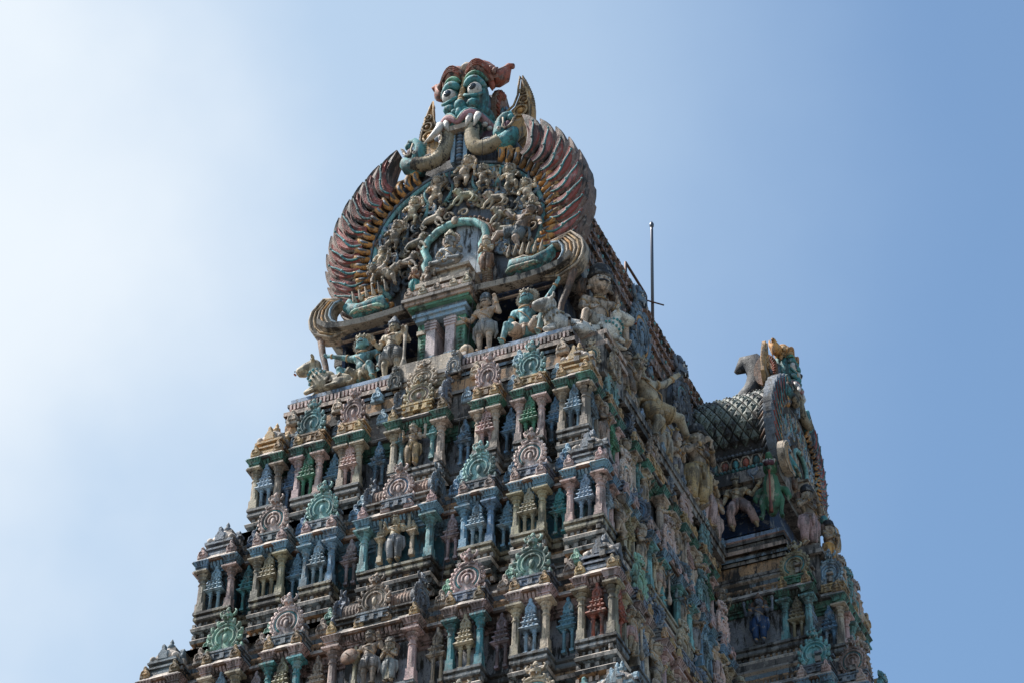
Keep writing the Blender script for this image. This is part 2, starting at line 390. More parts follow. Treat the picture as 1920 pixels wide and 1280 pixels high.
def shrine_mesh(v=0):
    """miniature shrine: two colonnettes, tiered eaves, leaf finial; height ~1.08"""
    mb = MB(); m = PAINT
    for s in (-1, 1):
        cx = s*.088
        mb.box(cx-.045, cx+.045, -.045, .045, 0, .05, m)
        mb.lathe([(.040,.05),(.034,.33),(.05,.345),(.034,.36),(.036,.385),(.062,.41),(.045,.425)], m, (cx, 0), 8)
        mb.box(cx-.06, cx+.06, -.055, .055, .42, .44, m)
    z = .44
    for k, (w, hh) in enumerate(((.20,.115),(.165,.10),(.13,.085))[:3 if v == 0 else 2]):
        d = .115-.014*k
        mb.frustum(0, 0, z, z+hh*.22, w*.80, w*1.0, m, d*.7, d); mb.frustum(0, 0, z+hh*.22, z+hh*.42, w*1.06, w*1.03, m, d*1.08, d*1.02)
        mb.frustum(0, 0, z+hh*.42, z+hh*.8, w*1.0, w*.66, m, d, d*.62); mb.frustum(0, 0, z+hh*.8, z+hh, w*.58, w*.58, m, d*.5, d*.5)
        for q in (-.5, 0, .5): mb.ell((q*w, -d*.98, z+hh*.55), (w*.13, .02, hh*.22), m, 6, 4)
        z += hh
    mb.frustum(0, 0, z, z+.03, .06, .08, m); z += .03
    T = Matrix.Translation((0, 0, z)); mb.T = T
    mb.plate(finial_outline(.23, .30), -.045, .04, m, bevel=.02); mb.tube([(-.03,-.045,.05),(-.06,-.05,.1),(0,-.055,.16),(.06,-.05,.1),(.03,-.045,.05)], .014, m, 5)
    mb.T = None
    return mb.build('miniature_shrine', mesh_only=True)
def nasi_mesh():
    """small leaf shaped crest, height .32"""
    mb = MB(); m = PAINT
    mb.plate(finial_outline(.24, .33), -.03, .05, m, bevel=.02)
    for s in (-1, 1): mb.tube([(s*.02,-.035,.20),(s*.065,-.04,.17),(s*.075,-.04,.10),(s*.04,-.045,.07),(s*.03,-.045,.11)], .013, m, 5)
    mb.ell((0,-.035,.1), (.02,.02,.035), m, 6, 4); mb.ell((0,-.01,.29), .03, m, 6, 5)
    return mb.build('crest_finial', mesh_only=True)
def horse(r0, r1, t0, t1, n, cz=0, sx=1, sz=1):
    return [(sx*math.cos(t0+(t1-t0)*k/n)*(r0+(r1-r0)*k/n), cz+sz*math.sin(t0+(t1-t0)*k/n)*(r0+(r1-r0)*k/n)) for k in range(n+1)]
ACC = {}
def kudu_mesh(v, acc):
    """horseshoe arch ornament with flame lobes and a horned mask on top; ~0.8 wide, ~1.1 high"""
    mb = MB(); m = PAINT; r = .30; cz = .32
    rr = random.Random(v)
    T0, T1 = -PI*.28, PI*1.28
    body = horse(r, r, T0, T1, 22, cz)
    body = [(x, z) for x, z in body]; body += [(-.215, .0), (.215, .0)]
    mb.plate(body, -.05, .12, m, bevel=.02)
    def ring(rad, th, y, mm, a0=T0, a1=T1, sx=1.0):
        mb.tube([(x, y, z) for x, z in horse(rad, rad, a0, a1, 18, cz, sx)], th, mm, 6)
    ring(r*.97, .03, -.06, m); ring(r*.66, .024, -.065, m); ring(r*.80, .025, -.05, ACC[acc])
    if v % 2: ring(r*.36, .022, -.07, m, -PI*.15, PI*1.15)
    mb.ell((0,-.05,cz-.02), (r*.22,.05,r*.36), m if v % 2 else ACC[acc], 8, 6)
    mb.ell((0,-.08,cz+r*.55), (.03,.03,.03), m, 6, 5)
    # flame lobes round the rim
    nl = 7 if v != 2 else 5
    for s in (-1, 1):
        for k in range(nl):
            a = PI/2 - s*(R_(28) + R_(104)*k/(nl-1)); x, z = math.cos(a), math.sin(a)
            bx, bz = x*(r-.0), cz+z*(r-.0); tx, tz = x*(r+.07), cz+z*(r+.07)+.03
            if v == 2:   # scrolling leaves
                mb.tube([(bx,-.03,bz),(bx+x*.05,-.05,bz+z*.05-.01),(tx,-.06,tz-.02),(tx+s*.012,-.065,tz+.03),(tx-s*.03,-.07,tz+.04)], [.05,.055,.046,.03,.014], m, 7)
            else:
                mb.tube([(bx,-.02,bz),((bx+tx)/2,-.045,(bz+tz)/2-.015),(tx,-.04,tz),(tx-s*.012,-.03,tz+.03)], [.05,.06,.042,.012], m, 7, flat=.7)
                mb.ell(((bx+tx)/2,-.09,(bz+tz)/2), .016, m, 5, 4)
        mb.tube([(s*.27,-.02,.03),(s*.35,-.05,.0),(s*.40,-.05,.05),(s*.38,-.05,.11),(s*.34,-.055,.08)], [.05,.05,.04,.03,.014], m, 6)
        # neck scrolls under the mask
        mb.tube([(s*.03,-.05,.65),(s*.09,-.06,.67),(s*.16,-.07,.635),(s*.20,-.07,.68),(s*.16,-.075,.71)], [.035,.04,.034,.028,.014], m, 6)
    mb.plate([(-.18,.58),(.18,.58),(.10,.68),(.07,.80),(-.07,.80),(-.10,.68)], -.045, .08, m, bevel=.015)
    # mask
    hz = .84
    mb.ell((0,-.02,hz), (.105,.10,.10), m, 10, 7); mb.ell((0,-.11,hz-.045), (.055,.05,.035), m, 8, 5)
    mb.tube([(-.10,-.06,hz-.05),(-.05,-.13,hz-.075),(0,-.14,hz-.065),(.05,-.13,hz-.075),(.10,-.06,hz-.05)], .017, m, 5)
    for s in (-1, 1):
        mb.ell((s*.045,-.10,hz+.035), (.028,.022,.028), M['white'], 7, 5); mb.ell((s*.046,-.12,hz+.033), (.013,.01,.013), M['black'], 6, 4)
        mb.tube([(s*.01,-.105,hz+.06),(s*.05,-.115,hz+.085),(s*.09,-.08,hz+.06)], .014, m, 5)
        mb.tube([(s*.09,.0,hz+.02),(s*.15,.0,hz+.04),(s*.18,.0,hz+.12),(s*.14,.0,hz+.17)], [.035,.035,.025,.008], m, 6)
        mb.tube([(s*.05,-.12,hz-.075),(s*.06,-.13,hz-.11),(s*.055,-.13,hz-.14)], [.014,.011,.004], M['white'], 5)
    mb.tube([(0,-.04,hz+.08),(0,-.03,hz+.14),(0,.0,hz+.2),(0,.03,hz+.24)], [.05,.045,.035,.012], m, 7)
    return mb.build('arch_ornament', mesh_only=True)
for k in ('teal', 'pink', 'aqua', 'grey', 'orange', 'blue', 'cream', 'sage', 'lblue'): ACC[k] = M[k]
def pavilion_mesh():
    """corner pavilion: stepped base, ribbed dome, knob"""
    mb = MB(); m = PAINT; a = .33
    for z0, z1, w in ((0,.06,a*1.0),(.06,.14,a*.86),(.14,.18,a*1.02),(.18,.26,a*.8),(.26,.30,a*1.06),(.30,.34,a*.98)): mb.box(-w, w, -w, w, z0, z1, m)
    mb.lathe([(a*.9,.34),(a*1.0,.40),(a*.97,.48),(a*.72,.58),(a*.38,.64),(a*.42,.67),(a*.2,.70),(a*.1,.71)], ledge, n=16, smooth=True)
    for k in range(4):
        mb.T = Matrix.Rotation(k*PI/2, 4, 'Z') @ Matrix.Translation((0, -a*.92, .32))
        mb.plate(finial_outline(.26, .34), -.04, .06, m, bevel=.02)
        mb.T = Matrix.Rotation(PI/4+k*PI/2, 4, 'Z') @ Matrix.Translation((0, -a*1.12, .34)); mb.ell((0, 0, .05), (.08,.08,.07), ledge, 8, 5)
    mb.T = None
    mb.lathe([(.05,.70),(.09,.75),(.09,.79),(.03,.83),(.05,.87),(.01,.95)], m, n=8)
    return mb.build('corner_pavilion', mesh_only=True)
def barrel_mesh(L_, r=.30):
    """ribbed barrel roof lying along X with moulded base"""
    mb = MB(); m = PAINT
    n = max(8, int(L_/.035)); prof = []
    for k in range(n+1):
        x = -L_/2 + L_*k/n; q = r*(1 + (.035 if k % 2 else -.02)); prof.append((q, x))
    vs = []; fs = []; na = 14
    for q, x in prof:
        for j in range(na+1):
            a = -PI*.18 + PI*1.36*j/na; vs.append((x, -q*math.cos(a), .48 + q*math.sin(a)))
    for k in range(n):
        for j in range(na): fs.append((k*(na+1)+j, (k+1)*(na+1)+j, (k+1)*(na+1)+j+1, k*(na+1)+j+1))
    mb.add(vs, fs, m)
    h = L_/2
    for z0, z1, w in ((0,.08,.30),(.08,.16,.25),(.16,.2,.34),(.2,.26,.31),(.26,.30,.38),(.30,.36,.30)): mb.box(-h-.06+(.34-w)*.4, h+.06-(.34-w)*.4, -w, w, z0, z1, mould2)
    for s in (-1, 1): mb.box(s*h-.02, s*h+.02, -r, r, .3, .48+r*.8, mould)
    for x in (-.3, 0, .3): mb.lathe([(.03,.78),(.06,.82),(.055,.86),(.02,.9),(.01,.96)], m, (x*L_, 0), 7)
    return mb.build('barrel_roof', mesh_only=True)
PM = pillar_mesh(1.0); BM = block_mesh(); SM = [shrine_mesh(0), shrine_mesh(1)]; NM = nasi_mesh(); VM = pavilion_mesh()
_k = {}
def KM(v, acc):
    if (v, acc) not in _k: _k[(v, acc)] = kudu_mesh(v, acc)
    return _k[(v, acc)]

# ------------------------------------------------------------------ facades
ST = [storey(i) for i in range(4)]
# colours along a face (pillar pair colour, shrine colour) for bays C, B, A ; recess colours
PC = [[('tan','pink'),('pink','green'),('tan','lblue')], [('blue2','lblue'),('olive','olive'),('pink','lblue')], [('teal','olive'),('cream','lblue'),('olive','red')], [('cream','blue'),('teal','pink'),('pink','lblue')]]
RC = [['blue','blue2','blue'], ['pinkd','blue2','teal'], ['tan','pinkd','slate2'], ['blue','teal','blue']]
C.update(blue2=(.17,.30,.42), pinkd=(.34,.25,.26), slate2=(.12,.24,.32))
C['rose'] = (.60,.45,.39); C['mint'] = (.24,.42,.40)
KC = [[('pink',2,'pink'),('mint',2,'aqua')], [('mint',0,'aqua'),('rose',1,'teal')], [('rose',1,'teal'),('sage',2,'sage')], [('cream',0,'teal'),('cream',1,'aqua')]]
def put(i, name, me, x, y, z, rz, color, sc=1): return link(name, me, ST[i], (x, y, z), rz, color, sc)
def place(i, side, u, n, z, what, me, color, sc=1, sgn=1):
    """side 'f' front, 'r' right, 'l' left; u along the face, n outwards from the lip line"""
    t = TIERS[i]
    if side == 'f': x, y, rz = u, t['y']-n, 0
    elif side == 'r': x, y, rz = t['a']+n, t['y']+u, PI/2
    else: x, y, rz = -t['a']-n, t['y']+u, -PI/2
    return put(i, what, me, x, y, z, rz, color, sc)
def facade(i, side):
    t = TIERS[i]; h, b = t['h'], t['b']; raf = STC[STY[i][0]]
    PH = h-.20-b+.06; SH = (PH+.06)/1.07
    if side == 'f':
        bays = [(s, x0, x1, k) for k, (x0, x1) in enumerate(t['bays']) for s in (-1, 1)]; recs = [(s*u, k) for k, u in enumerate(t['rec']) for s in (-1, 1)]
    else:
        bays = [(1, u0, u1, {0:2,1:1,3:0,4:1}[k]) for k, (u0, u1) in enumerate(SIDE) if k != 2]; recs = [(u, k % 3) for k, u in enumerate(SREC)]
    for s, x0, x1, k in bays:
        pc, sc_ = PC[i][k]
        c = (x0+x1)/2; d = (x1-x0)/2-.135
        if i < 3:
            for q in (-1, 1):
                u = s*(c+q*d)
                place(i, side, u, -.17, b-.06, 'pillar', PM, pc, (1.0, 1.0, PH))
                place(i, side, u, -.17, h-.205, 'capital_block', BM, raf, (1.0,1.0,.57))
            place(i, side, s*c, -.15, b-.06, 'miniature_shrine', SM[0], sc_, (1.0, 1.0, SH))
        elif side == 'f':
            pass
        for q in (-1, 1): place(i, side, s*(c+q*d), -.05, h+.08, 'crest_finial', NM, ('gold','pink','gold','cream')[i], .92)
        if k < 2:
            kc, kv, ka = KC[i][k]
            w = (x1-x0)/.82
            place(i, side, s*c, -.20, h+.38, 'arch_ornament', KM(kv, ka), kc, (w*.92, 1, 1.04 if i else .98))
            ped = pedestal(w); place(i, side, s*c, -.26, h+.16, 'ornament_pedestal', ped, ('gold','slate','slate','slate')[i] if i else 'gold')
        else:
            place(i, side, s*c if side == 'f' else c, -.42, h+.16, 'corner_pavilion', VM, ('gold','slate','slate','lblue')[i], (.95,.95,1.1))
    for u, k in recs:
        if i < 3: place(i, side, u, -.36, b-.06, 'miniature_shrine', SM[0 if k else 1], RC[i][k], (.98, 1.0, SH*(.98 if k else 1.08)))
        place(i, side, u, -.42, h+.40, 'crest_finial', NM, ('lblue','blue','stone','tan')[i], 1.25)
        place(i, side, u+.02, -.66, h+.85, 'crest_finial', NM, ('grey','lblue','sage','aqua')[i], 1.15)
_ped = {}
def pedestal(w):
    key = round(w, 2)
    if key not in _ped:
        mb = MB(); m = PAINT; W_ = .37*w
        for z0, z1, f in ((0,.05,1.0),(.05,.12,.80),(.12,.155,.98),(.155,.18,.92),(.18,.225,1.05)): mb.box(-W_*f, W_*f, -.15*f-.03, .30, z0, z1, m)
        for s in (-.55, 0, .55): mb.box(s*W_-.05, s*W_+.05, -.20, -.1, .0, .13, m)
        # barrel running back to the wall behind the arch
        vs = []; r = .25*w
        for y in (.02, .62):
            for j in range(9): a = PI*j/8; vs.append((r*math.cos(a), y, .5+r*math.sin(a)))
        mb.add(vs, [(j, j+1, 10+j, 9+j) for j in range(8)], mould, True)
        mb.box(-r, r, .02, .6, .2, .5, mould)
        _ped[key] = mb.build('ornament_pedestal', mesh_only=True)
    return _ped[key]
for i in range(4):
    facade(i, 'f'); facade(i, 'r')
    for u in (.15, .65):
        if i < 3: place(i, 'l', u, -.17, TIERS[i]['b']-.06, 'pillar', PM, 'tan', (1, 1, TIERS[i]['h']-.20-TIERS[i]['b']+.06)); place(i, 'l', u, -.17, TIERS[i]['h']-.205, 'capital_block', BM, STC[STY[i][0]], (1.0,1.0,.57))
        place(i, 'l', u, -.05, TIERS[i]['h']+.08, 'crest_finial', NM, 'gold', .92)
    if i < 3: place(i, 'l', .4, -.20, TIERS[i]['b']-.06, 'miniature_shrine', SM[0], 'blue', 1.0)
    for u in (1.57, 3.85, 6.0): place(i, 'l', u, -.20, TIERS[i]['h']+.38, 'arch_ornament', KM(1, 'teal'), 'pink', 1)
# central bays of the front, and the long side bays
def central(i, side):
    t = TIERS[i]; h, b = t['h'], t['b']; raf = STC[STY[i][0]]; PH = h-.20-b+.06
    if side == 'f': u0, u1 = -t['cen'], t['cen']
    else: u0, u1 = SIDE[2]
    c = (u0+u1)/2; hw = (u1-u0)/2
    pcol = ('tan','aqua','pink','teal')[i]; small = ('aqua','cream','olive','tan')[i]
    if i < 3:
        cols = [-1, 1] if side == 'f' else [-1, -.42, .42, 1]
        for q in cols:
            u = c+q*(hw-.14); place(i, side, u, -.14, b-.06, 'pillar', PM, pcol, (1.12, 1.12, PH)); place(i, side, u, -.14, h-.205, 'capital_block', BM, raf, (1.15,1.08,.57))
        for q in ((-1, 1) if side == 'f' else (-.7, .7)):
            u = c+q*(.36 if side == 'f' else hw*.95)
            place(i, side, u, -.12, b+.1, 'pillar', PM, small, (.62, .62, PH*.58)); place(i, side, u, -.12, b+.1+PH*.58, 'crest_finial', NM, small, (.8, 1, .8))
    # barrel roofed pavilion above
    L_ = hw*2-.35
    key = ('b', round(L_, 2))
    if key not in _k: _k[key] = barrel_mesh(L_)
    place(i, side, c, -.46, h+.14, 'barrel_roof', _k[key], ('gold','brown','brown','brown')[i])
    kc = [('cream','pink',2), ('rose','blue',1), ('cream','cream',2), ('aqua','teal',0)][i]
    place(i, side, c, -.14, h+.38, 'arch_ornament', KM(kc[2], kc[1]), kc[0], (.9, 1, .95 if i else .8))
    place(i, side, c, -.18, h+.16, 'ornament_pedestal', pedestal(.95), 'slate' if i else 'gold')
    # end arches facing along the face
    for q in (-1, 1):
        t_ = t; u = c+q*(hw-.15)
        if side == 'f': x, y, rz = u, t['y']+.44, q*PI/2
        else: x, y, rz = t['a']-.44, t['y']+u, PI/2+q*PI/2
        put(i, 'arch_ornament', KM(1, 'blue'), x, y, h+.36, rz, 'slate', (1.0, .8, .95))
    n = 3 if side == 'f' else 6
    for k in range(n+1): place(i, side, u0+.1+(u1-u0-.2)*k/n, -.05, h+.08, 'crest_finial', NM, ('gold','pink','gold','cream')[i], .92)
for i in range(4): central(i, 'f'); central(i, 'r')
# projecting bay of the long side: pillars on its narrow front (facing the viewer) and on its long face
for i, t in enumerate(TIERS):
    x1, x2, y1, y2 = t['bh']; h, b = t['h'], t['b']; raf = STC[STY[i][0]]; PH = h-.20-b+.06; SH = (PH+.06)/1.07
    def bp(name, me, x, y, z, rz, color, sc=1): put(i, name, me, x, y, z, rz, color, sc)
    if i < 3:
        for x, cc in ((x1-.72, 'aqua'), (x1-.16, 'aqua')):
            bp('pillar', PM, x, y1+.17, b-.06, 0, cc, (1.02,1.02,PH)); bp('capital_block', BM, x, y1+.17, h-.205, 0, raf, (1.0,1.0,.57))
        bp('miniature_shrine', SM[0], x1-.44, y1+.2, b-.06, 0, 'olive', (1,1,SH))
        bp('miniature_shrine', SM[0], x1+.12, y2+.2, b-.06, 0, 'blue', (1,1,SH))
        bp('pillar', PM, x2-.16, y2+.17, b-.06, 0, 'tan', (1.02,1.02,PH)); bp('capital_block', BM, x2-.16, y2+.17, h-.205, 0, raf, (1.0,1.0,.57))
        bp('miniature_shrine', SM[1], x1-.17, (y1+y2)/2+.05, b-.06, PI/2, 'lblue', (.95,1,SH))
        for k in range(5):
            yy = y2+.17+k*(2*YC-2*y2-.34)/4
            if k: bp('pillar', PM, x2-.17, yy, b-.06, PI/2, ('pink','aqua','tan','teal')[k-1], (1.02,1.02,PH)); bp('capital_block', BM, x2-.17, yy, h-.205, PI/2, raf, (1.0,1.0,.57))
    for x, y in ((x1-.72,y1),(x1-.16,y1),(x2-.16,y2)): bp('crest_finial', NM, x, y+.05, h+.08, 0, ('gold','pink','gold','cream')[i], .95)
    bp('arch_ornament', KM(2 if i else 1, 'teal'), x1-.44, y1+.2, h+.38, 0, ('olive','aqua','cream','aqua')[i], (.95,1,1)); bp('ornament_pedestal', pedestal(1.0), x1-.44, y1+.26, h+.16, 0, ('green','slate','slate','slate')[i])
    bp('arch_ornament', KM(1, 'blue' if i == 0 else 'teal'), x2-.36, y2+.2, h+.38, 0, ('lblue','pink','cream','aqua')[i], (.85,1,1)); bp('ornament_pedestal', pedestal(.9), x2-.36, y2+.26, h+.16, 0, ('gold','slate','slate','slate')[i])
    for k in range(3): bp('arch_ornament', KM(k, ('pink','teal','aqua')[k]), x2-.2, y2+.5+k*(YC-y2-.5), h+.38, PI/2, ('cream','aqua','pink')[k], (.95,1,1)); bp('crest_finial', NM, x2-.05, y2+.2+k*(YC-y2-.2), h+.08, PI/2, ('gold','pink','gold','cream')[i], .95); bp('crest_finial', NM, x2-.3, y2+.9+k*.9, h+.8, PI/2, 'gold', 1.5)
# lower body down to the ground
mb = MB(); z = 33.4-1.25; a, yf = 5.95, -2.35; k = 0
prof_z = z
while z > 1:
    z0 = max(0, z-3.9); a2, y2 = a+.75, yf-.85
    P = simple_plan(a, yf, (a+1.9, 0, 6.3-.8*k)); Q = simple_plan(a+.1, yf-.1, (a+2.0, 0, 6.2-.8*k))
    sweep(mb, P, [(.75, z0, mould), (.2, z0+.4, wallm), (.0, z0+2.2, mould2), (.25, z0+2.3, mould2), (.3, z0+2.5, ledge), (.05, z0+2.7, mould), (0, z, mould), (-1.2, z, mould)])
    z = z0; a, yf = a2, y2; k += 1
lb = mb.build('lower_walls', tower, (0, -YC, 0))

# ------------------------------------------------------------------ crowning storey, roofs
def P_(a, yf, xb, yb): return simple_plan(a, yf, (xb, 0, yb))
navy = mat('navy_recess_wall', (.012,.03,.08), .5)
mb = MB()
for (a, yf, xb, yb), z0, z1, m in (((3.42,.46,5.25,8.97),45.0,45.7,mould), ((3.48,.40,5.32,8.92),45.7,45.78,mould2), ((3.42,.46,5.25,8.95),45.78,46.1,mould3), ((3.36,.50,5.2,8.9),46.1,46.2,mould2), ((3.42,.45,5.25,8.86),46.2,46.28,mould4), ((3.34,.52,5.15,8.9),46.28,46.35,mould2), ((3.46,.42,5.26,8.8),46.35,46.46,ledge2), ((3.36,.50,5.16,8.86),46.46,46.62,mould), ((3.40,.46,5.2,8.82),46.62,46.7,mould)):
    sweep(mb, P_(a, yf, xb, yb), [(0, z0, m), (0, z1, m), (-.5, z1+.004, m)])
sweep(mb, P_(3.34,.50,5.22,8.8), [(-.05, 46.7, M['pink']), (0, 46.74, mat('ledge_blue', (.25,.33,.45), .6)), (0, 46.84, ledge), (-.04, 46.87, ledge), (-.45, 46.9, mould2), (-.45, 47.1, mould2), (-.40, 47.12, ledge2), (-.40, 47.2, ledge), (-.75, 47.24, mould), (-1.2, 47.25, mould)])
for z0, z1, x1 in ((45.85,45.95,3.72),(45.95,46.12,3.86),(46.12,46.2,4.02),(46.2,46.3,3.95)):
    for sx in (1, -1): x1 = min(x1, 3.9); mb.box(min(sx*3.2,sx*x1), max(sx*3.2,sx*x1), 2.3, 8.5, z0, z1, (mould, mould2, mould2, mould)[(z1 > 45.96)+(z1 > 46.15)+(z1 > 46.25)])
for z0, z1, w in ((45.85,46.6,.46),(46.6,46.72,.54),(46.72,46.9,.46),(46.9,47.02,.52)): mb.box(3.3, 3.42+w, 1.05, 1.7+w, z0, z1, mould2 if w < .5 else ledge2)
mb.box(5.0, 5.85, 9.3, 11.3, 45.2, 46.2, mould); mb.box(5.0, 5.98, 9.2, 11.4, 46.2, 46.3, mould2); mb.box(5.0, 5.9, 9.25, 11.2, 46.3, 46.5, mould)
mb.box(-.8, .8, .32, .6, 46.2, 46.85, M['tan']); mb.box(-.86, .86, .28, .6, 46.3, 46.4, mould2)
o = mb.build('upper_plinth', tower, (0, -YC, 0))
for x in (-.7,.7): link('arch_ornament', KM(0,'cream'), o, (x, .3, 46.2), 0, 'grey', (.45,.6,.62))
for k in range(15):
    link('crest_finial', NM, o, (3.86, 2.5+.42*k, 46.28), PI/2, ('gold','cream','lblue')[k % 3], .9)
    link('crest_finial', NM, o, (3.66, 2.7+.42*k, 45.86), PI/2, ('pink','lblue','gold')[k % 3], 1.1)
for x in (-3.2,-2.1,-1.15,.35,1.2,2.2,3.2): link('crest_finial', NM, o, (x, .38, 46.02), 0, random.choice(('lblue','grey','cream')), 1.25)
link('arch_ornament', KM(2,'cream'), o, (.0, .25, 45.98), 0, 'cream', (.9,.8,.72)); link('arch_ornament', KM(1,'pink'), o, (3.95, 1.45, 46.0), PI/2, 'tan', (.8,.8,.8)); link('arch_ornament', KM(1,'teal'), o, (3.6, 1.0, 46.05), 0, 'cream', (.6,.6,.7))
mb = MB()   # fluted band under the statues
for k in range(74):
    x = -3.3+6.6*k/73; mb.box(x-.025, x+.025, .43, .55, 46.5, 46.66, M['pink'])
for k in range(90):
    y = .6+7.8*k/89; mb.box(3.3, 3.43, y-.025, y+.025, 46.5, 46.66, M['pink'])
mb.build('fluted_band', o)
mb = MB()
sweep(mb, P_(2.62,2.5,4.75,9.2), [(0, 47.0, navy), (0, 48.75, navy), (.12, 48.8, mould), (.12, 48.95, mould), (-.5, 48.96, mould)])
mb.box(-2.7, 2.7, 1.2, 2.7, 48.97, 49.02, navy)
for sx in (-2.68, 2.60): mb.box(sx, sx+.08, 1.5, 2.6, 47.25, 48.97, navy)
for z in (47.7, 48.2, 48.6):
    for y0 in (2.42,):
        mb.box(-2.6, 2.6, y0, 2.52, z, z+.07, navy); mb.box(2.6, 4.8, 9.12, 9.22, z, z+.06, mat('navy_string_course', (.03,.09,.2), .4))
mb.build('recess_wall', tower, (0, -YC, 0))
mb = MB()   # overhanging beam below the gable and round the eaves
beam = mat('beam_stucco', (.30,.25,.20), .9)
for s in (-1, 1):
    xs = [.7, 1.3, 1.9, 2.4, 2.85, 3.1]; zs = [49.22, 49.18, 49.16, 49.2, 49.30, 49.5]
    for j in range(5):
        x0, x1 = s*xs[j], s*xs[j+1]
        vs = [(x0,.95,zs[j]-.14),(x1,.95,zs[j+1]-.14),(x0,.92,zs[j]),(x1,.92,zs[j+1]),(x0,2.1,zs[j]+.3),(x1,2.1,zs[j+1]+.3),(x0,2.0,zs[j]-.2),(x1,2.0,zs[j+1]-.2)]
        f = [(0,1,3,2),(2,3,5,4),(4,5,7,6),(0,6,7,1),(0,2,4,6),(1,7,5,3)]
        mb.add(vs, f if s > 0 else [q[::-1] for q in f], beam)
    mb.tube([(s*3.05,1.25,49.45),(s*3.1,1.2,49.1),(s*3.0,1.15,48.6),(s*2.86,1.1,48.1),(s*2.8,1.1,47.6),(s*2.85,1.1,47.2)], [.10,.09,.08,.07,.07,.10], M['brown'], 8)
    mb.box(min(s*.7,s*2.75), max(s*.7,s*2.75), 1.30, 1.36, 48.93, 48.97, ledge2)
mb.box(2.4, 3.15, 2.0, 8.7, 48.95, 49.2, mould); mb.box(-3.15, -2.4, 2.0, 18.6, 48.95, 49.2, mould); mb.box(2.4, 3.15, 11.9, 18.6, 48.95, 49.2, mould)
mb.box(-3.1, 3.1, 18.0, 18.8, 48.6, 49.3, mould)
mb.build('eaves_beam', tower, (0, -YC, 0))

# doorway pavilion in the middle
mb = MB(); dk = M['black']; dp_ = mat('door_post_pink', (.60,.48,.46), .5)
gp = mat('green_panel', (.13,.31,.21), .6); lb_ = M['lblue']
for s in (-1, 1):
    x = s*.235; mb.box(x-.11, x+.11, .98, 1.5, 47.42, 48.55, dp_); mb.box(x-.13, x+.13, .955, 1.5, 47.3, 47.45, lb_); mb.box(x-.125, x+.125, .96, 1.3, 47.45, 47.5, lb_)
    for z in (48.28, 48.36, 48.44): mb.box(x-.13-.01*(z-48.2)*9, x+.13+.01*(z-48.2)*9, .955, 1.4, z, z+.05, dp_)
    x = s*.46; mb.box(x-.11, x+.11, 1.06, 1.6, 47.42, 48.3, gp); mb.box(x-.13, x+.13, 1.03, 1.6, 47.27, 47.43, lb_); mb.box(x-.14, x+.14, 1.02, 1.6, 48.25, 48.36, M['cream']); mb.box(x-.12, x+.12, 1.05, 1.6, 48.36, 48.55, gp)
    for k in range(7): mb.tube([(x-.05,1.055,47.55+k*.1),(x,1.045,47.58+k*.1),(x+.05,1.055,47.55+k*.1)], .012, gp, 5)
mb.box(-.12, .12, 1.48, 1.6, 47.3, 48.6, dk)  # black panel stands in for the shaded void between the posts
for z0, z1, w, y, m in ((48.55,48.66,.60,.93,lb_),(48.66,48.74,.66,.88,lb_),(48.74,48.86,.62,.93,M['slate']),(48.86,48.93,.74,.80,gp),(48.93,49.02,.80,.74,ledge2),(49.02,49.10,.86,.68,mould2),(49.10,49.2,.80,.76,ledge),(49.2,49.3,.68,.9,mould),(49.3,49.42,.74,.84,ledge2),(49.42,49.6,.6,1.0,mould2),(49.6,49.72,.66,.94,M['tan'])):
    mb.box(-w, w, y, 1.78, z0, z1, m)
mb.box(-.7, .7, .86, 1.7, 47.2, 47.28, ledge)
d = mb.build('doorway', tower, (0, -YC, 0))
for x in (-.7, -.35, .0, .4, .72): link('crest_finial', NM, d, (x, .72, 49.14), 0, 'cream', .9)

